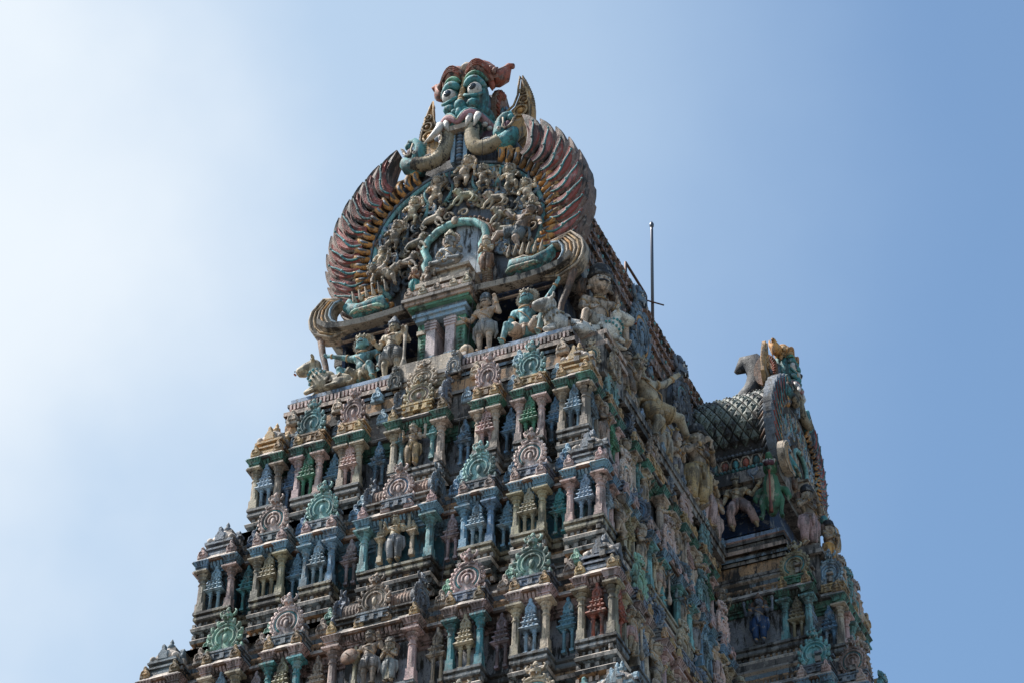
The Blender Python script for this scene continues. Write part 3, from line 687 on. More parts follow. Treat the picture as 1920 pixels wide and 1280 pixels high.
# main barrel roof with its tiles
def roof_tiles(name, R, cz, zb, y0, y1, dy, nt, m, m2, diamond=False, ang0=-.16, parent=None):
    mb = MB(); pts = [(R*math.cos(ang0), zb)]
    n = 32
    for k in range(n+1): a = ang0+(PI-2*ang0)*k/n; pts.append((R*math.cos(a), cz+R*math.sin(a)))
    pts.append((-R*math.cos(ang0), zb)); vs = [(x, y0, z) for x, z in pts]+[(x, y1, z) for x, z in pts]; q = len(pts)
    mb.add(vs, [(k, q+k, q+k+1, k+1) for k in range(q-1)] + [tuple(range(q)), tuple(q+k for k in range(q))[::-1]], m2, False)
    rt = random.Random(3)
    if not diamond:
        rows = nt; a0, a1 = ang0, PI-ang0; da = (a1-a0)/rows; ny = int((y1-y0)/dy)
        for i in range(rows):
            for j in range(ny):
                up_ = i < rows/2
                A = a0+da*i; B = A+da*1.08
                if not up_: A, B = A+da, A-da*.08
                y = y0+dy*(j+.5)+(dy*.5 if i % 2 else 0)*0; w = dy*.43
                rl, rh = R+.10+rt.uniform(0,.03), R+.03
                zf = 1
                def q3(a, r, yy): return (r*math.cos(a), yy, cz+r*math.sin(a))
                mid = (A+B)/2
                tip = A-(da*.10 if up_ else -da*.10)
                vs = [q3(A,rl,y-w),q3(tip,rl+.01,y),q3(A,rl,y+w),q3(B,rh,y+w),q3(B,rh,y-w), q3(A,R-.02,y-w),q3(A,R-.02,y+w), q3(tip,R,y)]
                f = [(0,1,2,3,4),(0,5,7,1),(1,7,6,2),(0,4,5),(2,6,3)]
                mb.add(vs, f if not up_ else [g[::-1] for g in f], m)
                c0 = q3((A*.6+B*.4), R+.095, y); mb.ell(c0, (.03,.04,.06), M['aqua'] if (i*7+j*3) % 4 == 0 else M['pink'] if (i+j) % 2 else m, 5, 4)
    else:
        a0, a1 = ang0, PI-ang0; na = nt; ny = int((y1-y0)/dy)
        for i in range(na):
            for j in range(ny+1):
                a = a0+(a1-a0)*(i+.5)/na; y = y0+dy*(j+(.5 if i % 2 else 0)); 
                if y+dy/2 > y1+.05: continue
                da = (a1-a0)/na
                def q4(aa, r, yy): return (r*math.cos(aa), yy, cz+r*math.sin(aa))
                fl = .88
                vs = [q4(a-da*fl,R+.05,y),q4(a,R+.05,y+dy*.5*fl),q4(a+da*fl,R+.05,y),q4(a,R+.05,y-dy*.5*fl),
                      q4(a-da*.45,R+.075,y),q4(a,R+.075,y+dy*.22),q4(a+da*.45,R+.075,y),q4(a,R+.075,y-dy*.22)]
                vs += [q4(a-da*fl,R-.01,y),q4(a,R-.01,y+dy*.5*fl),q4(a+da*fl,R-.01,y),q4(a,R-.01,y-dy*.5*fl)]
                mb.add(vs, [(3,2,6,7),(2,1,5,6),(1,0,4,5),(0,3,7,4),(4,7,6,5),(0,1,9,8),(1,2,10,9),(2,3,11,10),(3,0,8,11)], m)
                mb.ell(q4(a, R+.075, y), .035, m, 6, 4)
    return mb.build(name, parent, (0, -YC, 0) if parent is tower else (0,0,0))
tile = mat('weathered_red_tile', (.34,.22,.17), .8, .6); tile2 = mat('black_roof_bed', (.045,.035,.03), .6, .9)  # second one: near-black vault body, seen in the gaps between tiles
roof = roof_tiles('barrel_vault_roof', 2.87, 51.4, 49.1, 2.1, 18.6, .25, 32, tile, tile2, ang0=-.66, parent=tower)
gt = mat('green_diamond_tile', (.17,.195,.16), .85, .6)
# side roof runs along X: built along Y then turned
DR = 1.32; DZ = 50.55
dr = roof_tiles('side_vault_roof', DR, DZ, 49.4, -5.15, -1.6, .26, 26, gt, tile2, True, ang0=-.55)
dr.parent = tower; dr.rotation_euler = (0, 0, PI/2); dr.location = (0, 0, 0)
mb = MB()    # bead rows, medallions and beam below the side roof
for k in range(26): mb.ell((2.6+k*.1, YC-DR-.1, 49.32), (.055,.055,.05), M['slate'], 7, 5)
for k in range(26): mb.ell((2.6+k*.1, YC-DR-.12, 48.86), (.05,.055,.05), M['teal'], 7, 5)
mb.box(2.5, 5.15, YC-DR-.05, YC+DR+.05, 48.8, 49.4, mould); mb.box(2.5, 5.15, YC-DR-.16, YC+DR+.16, 48.44, 48.78, mat('beam_pale', (.34,.29,.25), .9)); mb.box(2.4, 5.05, YC-DR-.06, YC+DR+.06, 48.3, 48.46, mould)
for k in range(10):
    x = 2.75+k*.26; mb.ell((x, YC-DR-.06, 49.08), (.085,.05,.13), M[('rust','teal')[k % 2]], 9, 6)
    mb.tube([(x-.11,YC-DR-.07,48.95),(x-.12,YC-DR-.09,49.1),(x-.06,YC-DR-.1,49.22),(x+.06,YC-DR-.1,49.22),(x+.12,YC-DR-.09,49.1),(x+.11,YC-DR-.07,48.95)], .022, M['tan'], 6)
mb.tube([(5.12,YC-DR-.1+DR*1.03*(1-math.cos(a)) if False else YC-(DR+.08)*math.cos(a), DZ+(DR+.08)*math.sin(a)) for a in [PI*k/20-.3 for k in range(23)]], .07, M['grey'], 7)
mb.tube([(2.6,YC,DZ+DR+.06),(5.0,YC,DZ+DR+.06)], .07, ledge, 7)
mb.build('side_roof_frieze', tower, (0, -YC, 0))

# ------------------------------------------------------------------ great horseshoe gable
def spiral(mb, x, y, z, r, s, m, th=.03, a0=0, turns=1.2, flat=1):
    pts = []; n = 14
    for k in range(n+1):
        f = k/n; a = a0 + s*turns*2*PI*f; q = r*(1-.8*f); pts.append((x+q*math.cos(a), y-.03*f, z+q*math.sin(a)))
    mb.tube(pts, [th*(1-.5*k/n) for k in range(n+1)], m, 6)
def bez(a, b, c, n=8, d=None):
    out = []
    for k in range(n+1):
        t = k/n
        if d is None: out.append(tuple((1-t)**2*a[i]+2*t*(1-t)*b[i]+t*t*c[i] for i in range(3)))
        else: out.append(tuple((1-t)**3*a[i]+3*t*(1-t)**2*b[i]+3*t*t*(1-t)*c[i]+t**3*d[i] for i in range(3)))
    return out
def make_gable():
    root = empty('horseshoe_gable')
    mb = MB()
    out = [(2.74*math.cos(a), .08+2.74*math.sin(a)) for a in [R_(-40)+R_(260)*k/60 for k in range(61)]] + [(-2.2,-1.95),(2.2,-1.95)]
    mb.plate(out, .10, .50, mat('gable_back', (.13,.135,.15), .8), bevel=.12)
    for s in (-1, 1):
        for k in range(16):
            a = R_(-36)+R_(6.5)*k; mb.tube([(s*2.72*math.cos(a), .10+2.72*math.sin(a), 0)[:1]+(.12,)+(.10+2.72*math.sin(a),), (s*2.78*math.cos(a-.09), .34, .10+2.78*math.sin(a-.09)), (s*2.72*math.cos(a-.2), .60, .10+2.72*math.sin(a-.2))], [.05,.075,.04], M[('slate','grey','brown')[k % 3]], 6)
    pl = [(2.25*math.cos(a), 2.25*math.sin(a)) for a in [R_(-48)+R_(276)*k/50 for k in range(51)]]
    mb.plate(pl, .03, .12, mat('gable_field', (.12,.135,.16), .9))  # field painted dark so the gaps between carvings read as shaded
    mb.tube([(2.12*math.cos(a), .0, 2.12*math.sin(a)) for a in [R_(-40)+R_(260)*k/60 for k in range(61)]], .07, M['aqua'], 7, flat=.7)
    mb.tube([(2.24*math.cos(a), -.02, 2.24*math.sin(a)) for a in [R_(-44)+R_(268)*k/60 for k in range(61)]], .04, M['slate'], 6)
    # ring of curled orange leaves
    for k in range(48):
        a = R_(-44) + R_(268)*k/47; s = 1 if a < PI/2 else -1
        if abs(a-PI/2) < R_(20): continue
        def q(r, da, y): return (r*math.cos(a+s*da), y, r*math.sin(a+s*da))
        mb.tube([q(2.22,-.03,-.06), q(2.36,-.035,-.13), q(2.50,-.01,-.16), q(2.62,.03,-.13), q(2.68,.065,-.05)], [.06,.082,.085,.07,.025], M['orange'], 7)
        mb.tube([q(2.60,.05,-.17), q(2.55,.07,-.19), q(2.50,.055,-.19)], [.03,.028,.015], M['gold'], 5)
        mb.tube([q(2.28,-.03,-.16), q(2.38,-.03,-.22), q(2.47,-.01,-.24)], [.02,.035,.02], M['slate'], 5)
    field = mb.build('gable_field', root)
    # outer flame feathers
    dk = mat('feather_red', (.30,.065,.045), .6); fb = mat('feather_brown', (.21,.135,.105), .85); rp = mat('feather_rose', (.42,.13,.11), .5)
    for s in (-1, 1):
        for k in range(11):
            f = k/10; a = R_(-39) + R_(91)*f; R1 = 2.98 + .30*f
            def q(r, da, y=0): return (s*r*math.cos(a+da), y, .05*f + r*math.sin(a+da))
            yo = -.10 - .012*k
            path = bez(q(2.42,-.10,yo), q(2.80,-.14,yo-.04), q(R1+.0,-.05,yo-.08), 12, q(R1+.26,.19,yo+.02))
            wd = [.155,.16,.17,.18,.19,.20,.20,.19,.175,.155,.125,.08,.015]
            mb = MB(); mb.ribbon(path, wd if s > 0 else [-w for w in wd], .22, fb, .015)
            inn = [(x, y-.035, z) for x, y, z in path[:11]]; wi = [.12,.125,.13,.14,.15,.15,.145,.12,.09,.05,.015]
            mb.ribbon(inn, wi if s > 0 else [-w for w in wi], yo+.1, dk if k % 3 else rp, .02)
            def off(p, w, dy): 
                out = []
                for i, (x, y, z) in enumerate(p):
                    A_ = p[max(i-1,0)]; B_ = p[min(i+1,len(p)-1)]; dx, dz = B_[0]-A_[0], B_[2]-A_[2]; L_ = math.hypot(dx, dz) or 1
                    ww = (w[i] if isinstance(w, list) else w)*s; out.append((x-dz/L_*ww, y+dy, z+dx/L_*ww))
                return out
            mb.tube(off(path[:11], .13, -.02), [.010,.016,.016,.016,.016,.016,.016,.016,.014,.012,.006], dk, 5)
            mb.tube(off(path[:9], .075, -.03), [.012,.018,.02,.02,.02,.02,.017,.012,.006], rp, 6)
            mb.tube(off(path[:10], [-.06,-.07,-.07,-.05,-.02,.01,.03,.02,-.02,-.06], -.06), [.018,.026,.028,.028,.028,.027,.026,.025,.022,.012], M['teal'], 7)
            mb.ell(off(path, -.06, -.07)[9], (.03,.025,.03), M['teal'], 7, 5); mb.ell(off(path, .02, -.09)[5], (.035,.025,.035), M['aqua'], 7, 5)
            for j in range(7): # streaks on the thick outer flank
                x, y, z = off(path, -wd[j+3], .10)[j+3]; mb.tube([(x, -.1, z), (x*1.004, .2, z*1.004)], .022, M['brown'] if j % 2 else fb, 4)
            mb.build('flame_feather', root)
    # keyhole niche
    mb = MB()
    kh = [(-.86,-1.2),(-.72,-.95),(-.80,-.62),(-.72,-.42),(-.84,-.12),(-.76,.18),(-.5,.43),(-.2,.55),(0,.58),(.2,.55),(.5,.43),(.76,.18),(.84,-.12),(.72,-.42),(.80,-.62),(.72,-.95),(.86,-1.2)]
    kh = [(x*.93, z*.92-.20) for x, z in kh]
    mb.plate(kh+[], -.04, .05, mat('niche_wall', (.36,.39,.43), 1.0))
    mb.tube([(x, -.14, z) for x, z in kh], .095, mat('bright_aqua', (.22,.47,.44), .45), 8); mb.tube([(x*1.15, -.10, z*1.06+.05) for x, z in kh], .06, M['brown'], 6)
    for i in range(len(kh)-1):
        for t in (0, .33, .66):
            x = kh[i][0]*(1-t)+kh[i+1][0]*t; z = kh[i][1]*(1-t)+kh[i+1][1]*t; mb.ell((x, -.2, z), .028, ledge, 5, 4)
            mb.ell((x*1.27, -.12, z*1.1+.09), (.05,.06,.05), M['brown'], 6, 4)
    mb.ell((0,-.22,.34), (.1,.06,.12), M['cream'], 8, 6)
    for z0, z1, w, y in ((-2.0,-1.75,.72,-.55),(-1.75,-1.66,.62,-.62),(-1.66,-1.52,.50,-.55),(-1.52,-1.44,.58,-.62)): mb.box(-w, w, y, 0, z0, z1, M['tan'])
    for s in (-1, 1):
        mb.cap((s*.82,-.12,-1.3), (s*.86,-.14,-1.95), .12, .14, M['brown'], 8)
        for k in range(9): mb.ell((s*.86,-.22,-1.28-.075*k), (.13,.06,.03), M['tan'], 7, 4)
    for s in (-1, 1): spiral(mb, s*.2, -.16, .56, .14, -s, M['cream'], .035, PI/2+s*PI/2)
    mb.build('keyhole_niche', root)
    # scrollwork
    mb = MB(); rr = random.Random(11)
    for x, z in ((.10,2.0),(.70,1.65),(1.42,1.30),(1.90,.76),(-.52,1.62),(-1.14,1.16),(-1.62,.56),(-1.85,-.15)):
        col = M[rr.choice(('lblue','slate','aqua'))]
        for s in (-1, 1):
            mb.tube(bez((x+s*.12,-.03,z-.42),(x+s*.42,-.1,z-.30),(x+s*.34,-.08,z+.12),8), [.03,.045,.05,.05,.045,.04,.035,.03,.02], col, 6)
        spiral(mb, x-.3, -.05, z-.38, .12, 1, col); spiral(mb, x+.3, -.05, z-.38, .12, -1, col)
    for k in range(165):
        a = rr.uniform(-.68, PI+.68); r = rr.uniform(.88, 2.04); x, z = r*math.cos(a), r*math.sin(a)
        if abs(x) < .95 and z < .7: continue
        spiral(mb, x, -.04, z, rr.uniform(.12,.21), rr.choice((-1,1)), M[rr.choice(('lblue','lblue','blue','slate','tan','tan','olive','cream','brown'))], .05, rr.uniform(0,6), 1.1)
    mb.build('scrollwork', root)
    # curled horns and sea-monster tails at the foot
    for s in (-1, 1):
        mb = MB(); co_ = [(-2.58,-1.55),(-2.72,-1.42),(-2.9,-1.36),(-3.08,-1.38),(-3.25,-1.50),(-3.36,-1.70),(-3.41,-1.95),(-3.37,-2.2),(-3.25,-2.42),(-3.05,-2.58),(-2.8,-2.65),(-2.5,-2.62),(-2.2,-2.5),(-2.2,-2.36),(-2.42,-2.32),(-2.62,-2.24),(-2.76,-2.10),(-2.83,-1.93),(-2.82,-1.76),(-2.74,-1.62)]
        oo = [(-s*x, z) for x, z in co_]
        if s > 0: oo = oo[::-1]
        mb.plate(oo, -.58, -.30, M['tan'], bevel=.05)
        for f_, mm, th in ((.06, M['tan'], .035), (.25,M['gold'],.03),(.42,M['tan'],.026),(.58,M['orange'],.03),(.74,M['tan'],.026),(.92,M['lblue'],.03)):
            inner = [co_[0],co_[19],co_[18],co_[17],co_[16],co_[15],co_[14],co_[13]]; outer = [co_[0],co_[3],co_[5],co_[6],co_[7],co_[8],co_[10],co_[12]]
            mb.tube([(-s*(o_[0]*(1-f_)+i_[0]*f_), -.60, o_[1]*(1-f_)+i_[1]*f_) for o_, i_ in zip(outer, inner)], th, mm, 5)
        mb.build('curled_horn', root)
        mb = MB()
        mb.tube([(s*2.55,-.3,-1.35),(s*2.5,-.42,-1.7),(s*2.2,-.5,-1.98),(s*1.85,-.5,-1.95),(s*1.62,-.48,-1.85),(s*1.5,-.45,-2.05)], [.05,.14,.2,.2,.17,.08], M['teal'], 8)
        for k in range(6):
            x = 2.3-.16*k; z = -1.62+.02*k; mb.cap((s*x,-.5,z), (s*(x+.06),-.56,z+.26), .06, .012, M['cream'], 6)
        for k in range(5): mb.tube(bez((s*(1.5+.1*k),-.6,-2.12),(s*(1.7+.12*k),-.7,-2.0),(s*(1.95+.1*k),-.62,-2.12),5), [.03,.05,.055,.05,.04,.02], M[('sage','cream')[k % 2]], 6)
        mb.tube([(s*2.2,-.45,-1.80),(s*1.9,-.55,-1.74),(s*1.6,-.52,-1.7)], [.04,.06,.03], M['cream'], 6)
        mb.build('sea_monster_tail', root)
    # ---- the mask
    head = MB(); T = M['teal']
    def both(fn):
        for s in (-1, 1): fn(s)
    # skull
    head.ell((0,.55,4.35), (.58,.70,.80), M['slate'], 18, 12)
    head.ell((0,.20,4.0), (.52,.48,.40), T, 16, 10); head.ell((0,.22,4.75), (.42,.42,.62), T, 14, 10)
    both(lambda s: head.ell((s*.38,.12,3.92), (.26,.38,.21), T, 12, 8))
    both(lambda s: head.ell((s*.31,-.08,4.45), (.25,.30,.60), T, 14, 10))
    both(lambda s: head.tube(bez((s*.08,-.36,4.62),(s*.32,-.46,5.0),(s*.56,-.25,4.55),8), [.06,.09,.10,.10,.10,.10,.09,.08,.05], T, 8))
    both(lambda s: head.tube(bez((s*.08,-.34,4.86),(s*.32,-.44,5.24),(s*.58,-.2,4.8),8), [.05,.06,.06,.06,.06,.06,.06,.05,.04], M['green'], 7))
    both(lambda s: head.tube(bez((s*.10,-.42,4.28),(s*.32,-.52,4.06),(s*.53,-.3,4.3),8), .045, T, 7))
    head.ell((0,-.42,3.95), (.15,.17,.17), T, 12, 8)
    both(lambda s: head.ell((s*.13,-.42,3.78), (.10,.11,.08), T, 8, 6))
    both(lambda s: head.ell((s*.30,-.36,3.98), (.17,.15,.12), T, 9, 6))
    head.ell((0,-.45,3.70), (.10,.12,.16), T, 9, 6)
    # bead string between the eyes
    for k in range(9): head.ell((0,-.42+.035*k,4.14+.15*k), (.085-.002*k,.08,.085), M['gold'], 9, 6)
    head.tube([(0,-.25,5.35),(0,-.12,5.52),(.0,.1,5.62)], [.13,.16,.11], M['tan'], 9)
    for s in (-1, 1):
        head.tube(bez((s*.34,.15,5.15),(s*.40,.30,5.6),(s*.30,.62,5.75),7,(s*.34,.60,6.15)), [.26,.28,.27,.24,.20,.15,.09,.02], M['orange'], 10, flat=.6)
        for k in range(5): head.tube(bez((s*(.34+.14),.02+.1*k,5.15),(s*(.42+.1),.15+.09*k,5.5),(s*.42,.40+.06*k,5.85),6), [.02,.035,.035,.03,.02,.012,.006], M[('gold','rust')[k % 2]], 5)
    mask = head.build('demon_mask', root, (0, .22, .12))
    # eyes
    for s in (-1, 1):
        em = MB(); em.ell((s*.335,-.36,4.44), (.18,.15,.21), M['white'], 14, 10)
        E2 = mat('eye_black', (.012,.013,.018), .2, .2)
        em.ell((s*.33,-.475,4.44), (.10,.06,.115), E2, 12, 8); em.ell((s*.33,-.53,4.45), (.05,.02,.055), M['slate'], 8, 6)
        em.build('eyeball', mask)
    # flaming brows
    for s in (-1, 1):
        cb = MB(); cr = M['rust']; c2 = mat('faded_red', (.34,.17,.13), .9)
        cb.tube(bez((s*.06,-.18,5.08),(s*.34,-.30,5.55),(s*.60,-.0,4.95),10), [.10,.14,.17,.19,.20,.20,.19,.18,.15,.12,.08], c2, 14)
        for k in range(7):
            f_ = -.15+.055*k; cb.tube(bez((s*.05,-.24+f_*.5,5.18+f_*.8+.1),(s*.35,-.40+f_*.6,5.68+f_*.9),(s*.64,-.04+f_*.4,5.0+f_*.6),9), [.015,.03,.034,.036,.036,.036,.034,.03,.024,.012], (cr, c2)[k % 2], 6)
        cb.tube(bez((s*.06,-.05,5.32),(s*.34,-.05,5.75),(s*.72,.15,5.15),8), [.10,.15,.18,.2,.2,.19,.17,.15,.1], cr, 8)
        cb.tube([(s*.62,.1,5.12),(s*.70,.15,5.14),(s*.82,.2,5.22),(s*.88,.22,5.42),(s*.97,.22,5.54),(s*1.07,.22,5.50)], [.20,.22,.19,.13,.09,.07], cr, 12)
        for k in range(5):
            d_ = -.12+.06*k; cb.tube([(s*.56,-.06,5.18+d_),(s*.70,-.03,5.14+d_),(s*.82,.04,5.22+d_),(s*.90,.12,5.40+d_*.5),(s*.99,.16,5.54+d_*.3)], [.02,.03,.03,.025,.01], c2, 5)
        for k in range(7):
            x = .1+.1*k; z = 5.58-.9*(x-.35)**2-.05*k; cb.tube([(s*x,-.15,z-.1),(s*(x+.03),-.12,z+.05),(s*(x+.09),-.06,z+.13)], [.06,.055,.015], c2, 6)
        for k in range(4): cb.tube(bez((s*.1,-.36-.0*k,5.10+.06*k),(s*.38,-.5,5.48+.06*k),(s*.66,-.22,5.0+.05*k),7), .022, cr, 5)
        cb.tube([(s*.56,.05,5.0),(s*.60,.05,4.85),(s*.60,.08,4.72)], [.11,.08,.02], cr, 7)
        cb.build('flaming_brow', mask)
        # ears
        eb = MB(); o2 = [(0,.0),(.36,.22),(.50,.62),(.50,1.05),(.40,1.52),(.27,1.90),(.20,2.04),(.17,1.80),(.15,1.50),(.04,1.22),(-.22,1.04),(-.58,.93),(-.78,.55),(-.68,.25),(-.4,.02)]
        eo = [(s*(1.0+x*1.02), 2.92+z*1.22) for x, z in o2]
        if s < 0: eo = eo[::-1]
        eb.plate(eo, .46, .64, mat('ear_ochre', (.52,.28,.10), .65), bevel=.05)
        for (x, z, r) in ((1.28,4.15,.17),(1.36,4.50,.13),(1.34,4.80,.09)):
            x = x-.09
            eb.tube([(s*(x+r*math.cos(t)), .43, z+r*math.sin(t)) for t in [2*PI*k/12 for k in range(13)]], .03, M['gold'], 5); eb.ell((s*x,.44,z), (r*.5,.06,r*.5), M['orange'] if r > .1 else M['gold'], 8, 5)
        eb.tube([(s*(.97+x*.92), .44, 3.02+z*1.13) for x, z in o2[:12]], .03, M['gold'], 5)
        for k in range(24):
            t = k/23; x0, z0 = o2[1][0]*(1-t)+o2[5][0]*t+.17*math.sin(PI*t)*1.25, o2[1][1]*(1-t)+o2[5][1]*t; eb.ell((s*(.94+x0), .55, 2.98+z0*1.2), (.07,.09,.03), M['tan'], 6, 4)
        eb.ell((s*.92,.40,3.98), (.13,.08,.13), M['slate'], 9, 6)
        eb.build('ear', mask)
    # mouth
    mo = MB(); lipc = mat('lip_pink', (.44,.22,.24), .5)
    for s in (-1, 1):
        mo.tube(bez((0,-.48,3.42),(s*.12,-.5,3.62),(s*.25,-.5,3.86),6,(s*.50,-.30,3.66))+bez((s*.50,-.30,3.66),(s*.68,-.0,3.58),(s*.74,.45,3.54),5)[1:], [.05]*12, T, 7)
        mo.tube(bez((0,-.46,3.34),(s*.12,-.48,3.52),(s*.26,-.47,3.74),6,(s*.50,-.27,3.55))+bez((s*.50,-.27,3.55),(s*.68,.03,3.48),(s*.73,.47,3.44),5)[1:], [.06,.07,.09,.11,.12,.11,.10,.09,.08,.07,.06,.05], lipc, 7)
        mo.tube(bez((0,-.52,3.40),(s*.12,-.54,3.58),(s*.25,-.54,3.80),6,(s*.50,-.34,3.60))+bez((s*.50,-.34,3.60),(s*.69,-.04,3.52),(s*.76,.42,3.48),5)[1:], .022, M['cream'], 5)
        mo.ell((s*.56,.22,3.0), (.29,.28,.52), M['purple'], 12, 8)
        for x, L_, b in ((.30,.30,.085),(.50,.32,.085)): mo.tube([(s*x,-.42+.1*(x-.3),3.52),(s*(x-.01),-.48+.1*(x-.3),3.34),(s*(x-.08),-.47+.1*(x-.3),3.50-L_-.06)], [b,b*.9,.015], M['white'], 8)
        for k in range(4): mo.ell((s*(.57+.055*k),-.16+.16*k,3.37-.01*k), (.075,.07,.07), M['white'], 7, 5)
    # one long curved tusk on the left
    mo.tube([(-.42,-.48,3.42),(-.47,-.56,3.18),(-.60,-.6,2.98),(-.80,-.58,2.86)], [.10,.09,.065,.012], M['white'], 8)
    mo.build('fanged_mouth', root, (0, .16, .06))
    # central ladder panel
    lp = MB(); lp.box(-.20, .20, -.10, .2, 2.3, 3.35, M['slate'])
    for s in (-1, 1): lp.box(s*.16-.05, s*.16+.05, -.17, 0, 2.3, 3.3, M['lblue'])
    for k in range(9): lp.ell((0,-.14,2.38+.105*k), (.085,.06,.045), M['blue' if k % 2 else 'slate'], 8, 5)
    lp.box(-.22, .22, -.30, .1, 3.22, 3.38, M['tan']); lp.build('ladder_panel', root)
    for s in (-1, 1):
        tr = MB(); pts = bez((s*.30,-.12,3.35),(s*.28,-.22,2.30),(s*.72,-.3,2.25),14,(s*1.15,-.25,2.52))
        rad = [.13]*15; P = []; Rr = []
        for k in range(14):
            for h_ in (0, .5):
                a, b = Vector(pts[k]), Vector(pts[k+1]); p = a.lerp(b, h_); P.append(tuple(p)); Rr.append((.15 if h_ == 0 else .185)+.0008*k)
        # more rings
        Q = []; RQ = []
        for k in range(len(P)-1):
            Q.append(P[k]); RQ.append(.155); m_ = Vector(P[k]).lerp(Vector(P[k+1]), .5); Q.append(tuple(m_)); RQ.append(.19)
        tr.tube(Q, RQ, mat('rope_stucco', (.37,.30,.20), .8), 9)
        tr.build('ribbed_trunk', root)
        mk = MB(); G = M['teal']; mk.T = Matrix.Translation((-s*.08, .16, -.02))
        mk.tube([(s*1.02,-.27,2.44),(s*1.2,-.29,2.50),(s*1.36,-.3,2.60),(s*1.46,-.3,2.74),(s*1.50,-.3,2.86)], [.19,.23,.22,.17,.10], G, 14)
        mk.tube([(s*1.16,-.3,2.62),(s*1.12,-.32,2.84),(s*1.12,-.33,3.04),(s*1.16,-.33,3.22),(s*1.25,-.33,3.34),(s*1.38,-.33,3.36),(s*1.44,-.33,3.26)], [.18,.17,.14,.12,.11,.085,.04], G, 14)
        mk.ell((s*1.40,-.33,3.24), (.10,.10,.10), G, 10, 7); mk.ell((s*1.47,-.33,3.30), .04, M['gold'], 7, 5)
        mk.tube([(s*1.24,-.44,3.2),(s*1.27,-.47,3.0),(s*1.25,-.50,2.86),(s*1.31,-.50,2.78),(s*1.40,-.47,2.84),(s*1.48,-.42,2.98)], .022, M['cream'], 6)
        mk.ell((s*1.33,-.36,2.96), (.10,.10,.16), M['purple'], 9, 6)
        for k in range(5): mk.cap((s*(1.38+.03*k),-.40,2.86+.06*k), (s*(1.50+.02*k),-.42,2.90+.07*k), .03, .006, M['cream'], 6)
        for k in range(6): mk.tube([(s*(1.06),-.36,2.9+.06*k),(s*1.0,-.30,2.93+.065*k),(s*.97,-.22,2.98+.065*k)], [.03,.03,.008], G, 5)
        mk.ell((s*1.16,-.455,2.84), (.085,.05,.08), G, 9, 6); mk.ell((s*1.165,-.485,2.84), (.058,.04,.055), M['white'], 9, 6); mk.ell((s*1.17,-.515,2.84), (.03,.02,.03), M['black'], 7, 5)
        for k in range(3): mk.ell((s*(1.2+.05*k),-.50,2.56-.02*k), (.06,.02,.05), M['aqua'], 7, 5)
        mk.tube([(s*1.0,-.42,2.28),(s*1.03,-.47,2.42),(s*1.0,-.45,2.6)], [.04,.05,.03], M['gold'], 6)
        for k in range(4): mk.tube(bez((s*(1.0-.02*k),-.38,2.60+.02*k),(s*(.86-.02*k),-.48,2.70),(s*(.70-.04*k),-.44,2.58-.02*k),5), [.015,.035,.04,.035,.025,.008], M['slate'], 5)
        mk.build('sea_monster_head', root)
    # scroll behind the head, rising from the ridge
    sb = MB(); pr = bez((0,3.1,3.35),(0,2.0,3.6),(0,1.4,4.2),7,(0,1.45,5.1))+[(0,1.7,5.55),(0,2.1,5.62),(0,2.45,5.3)]
    sb.tube(pr, [.10,.26,.38,.46,.46,.48,.50,.52,.50,.40,.10], mat('hood_slate', (.035,.04,.048), .6), 12, flat=.8)
    for s in (-1, 1):
        fan = [(.95+.50*math.cos(t)*(1.0+.03*(k % 2)), 4.55+.78*math.sin(t)*(1.0+.03*(k % 2))) for k, t in enumerate([2*PI*j/36 for j in range(36)])]
        vs = [(s*.62, y, z) for y, z in fan]+[(s*.50, y, z) for y, z in fan]; sb.add(vs, [tuple(range(36)), tuple(range(36, 72))[::-1]]+[(j, (j+1) % 36, 36+(j+1) % 36, 36+j) for j in range(36)], M['brown'])
        for j in range(14): t = PI*.55+PI*.85*j/13; sb.tube([(s*.64, .95+.30*math.cos(t), 4.55+.5*math.sin(t)), (s*.655, .95+.40*math.cos(t-.15), 4.55+.66*math.sin(t-.15)), (s*.64, .95+.48*math.cos(t-.2), 4.55+.76*math.sin(t-.2))], [.02,.035,.015], M['rust'], 5)
        sb.ell((s*.65,.9,4.45), (.04,.18,.22), M['slate'], 10, 7); sb.ell((s*.68,.85,4.15), (.04,.10,.10), M['teal'], 8, 6); sb.ell((s*.68,.98,4.78), (.04,.09,.09), M['blue'], 8, 6)
    sb.ell((.45,.85,4.3), (.2,.4,.36), M['grey'], 12, 8); sb.tube([(.5,.8,3.9),(.62,.8,4.5),(.66,.82,4.75)], [.1,.06,.01], T, 7)
    sb.build('back_scroll', root)
    # striped side wings of the mask
    for s in (-1, 1):
        wb = MB()
        for k in range(7): wb.tube(bez((s*.95,.30+.10*k,3.2-.02*k),(s*1.45,.25+.12*k,2.6),(s*1.5,.2+.1*k,1.9),6), [.05,.08,.09,.09,.08,.06,.03], M[('slate','brown')[k % 2]], 6)
        wb.build('striped_wing', root)
    return root
def copy_tree(o, parent=None):
    c = o.copy(); COL.objects.link(c)
    if parent is not None: c.parent = parent
    for ch in list(o.children): copy_tree(ch, c)
    return c
gable = make_gable(); gable.location = (0, 1.7, 51.6)
tag(gable, 'great horseshoe gable with flame feathers and staring demon mask above the doorway', 'gable', 'horseshoe gables')
g2 = copy_tree(gable); g2.location = (5.12, YC, 49.9); g2.rotation_euler = (0, 0, PI/2); g2.scale = (.60, .60, .61)
for o in list(g2.children_recursive):
    if o.name.startswith(('flaming_brow', 'gable_field', 'flame_feather')):
        o.data = o.data.copy()
        for i_, m_ in enumerate(o.data.materials):
            r_ = {'rust_stucco': 'orange_stucco', 'faded_red': 'gold_stucco', 'gable_back': 'hood_slate', 'feather_brown': 'slate_stucco'}.get(m_.name)
            if r_: o.data.materials[i_] = bpy.data.materials[r_]
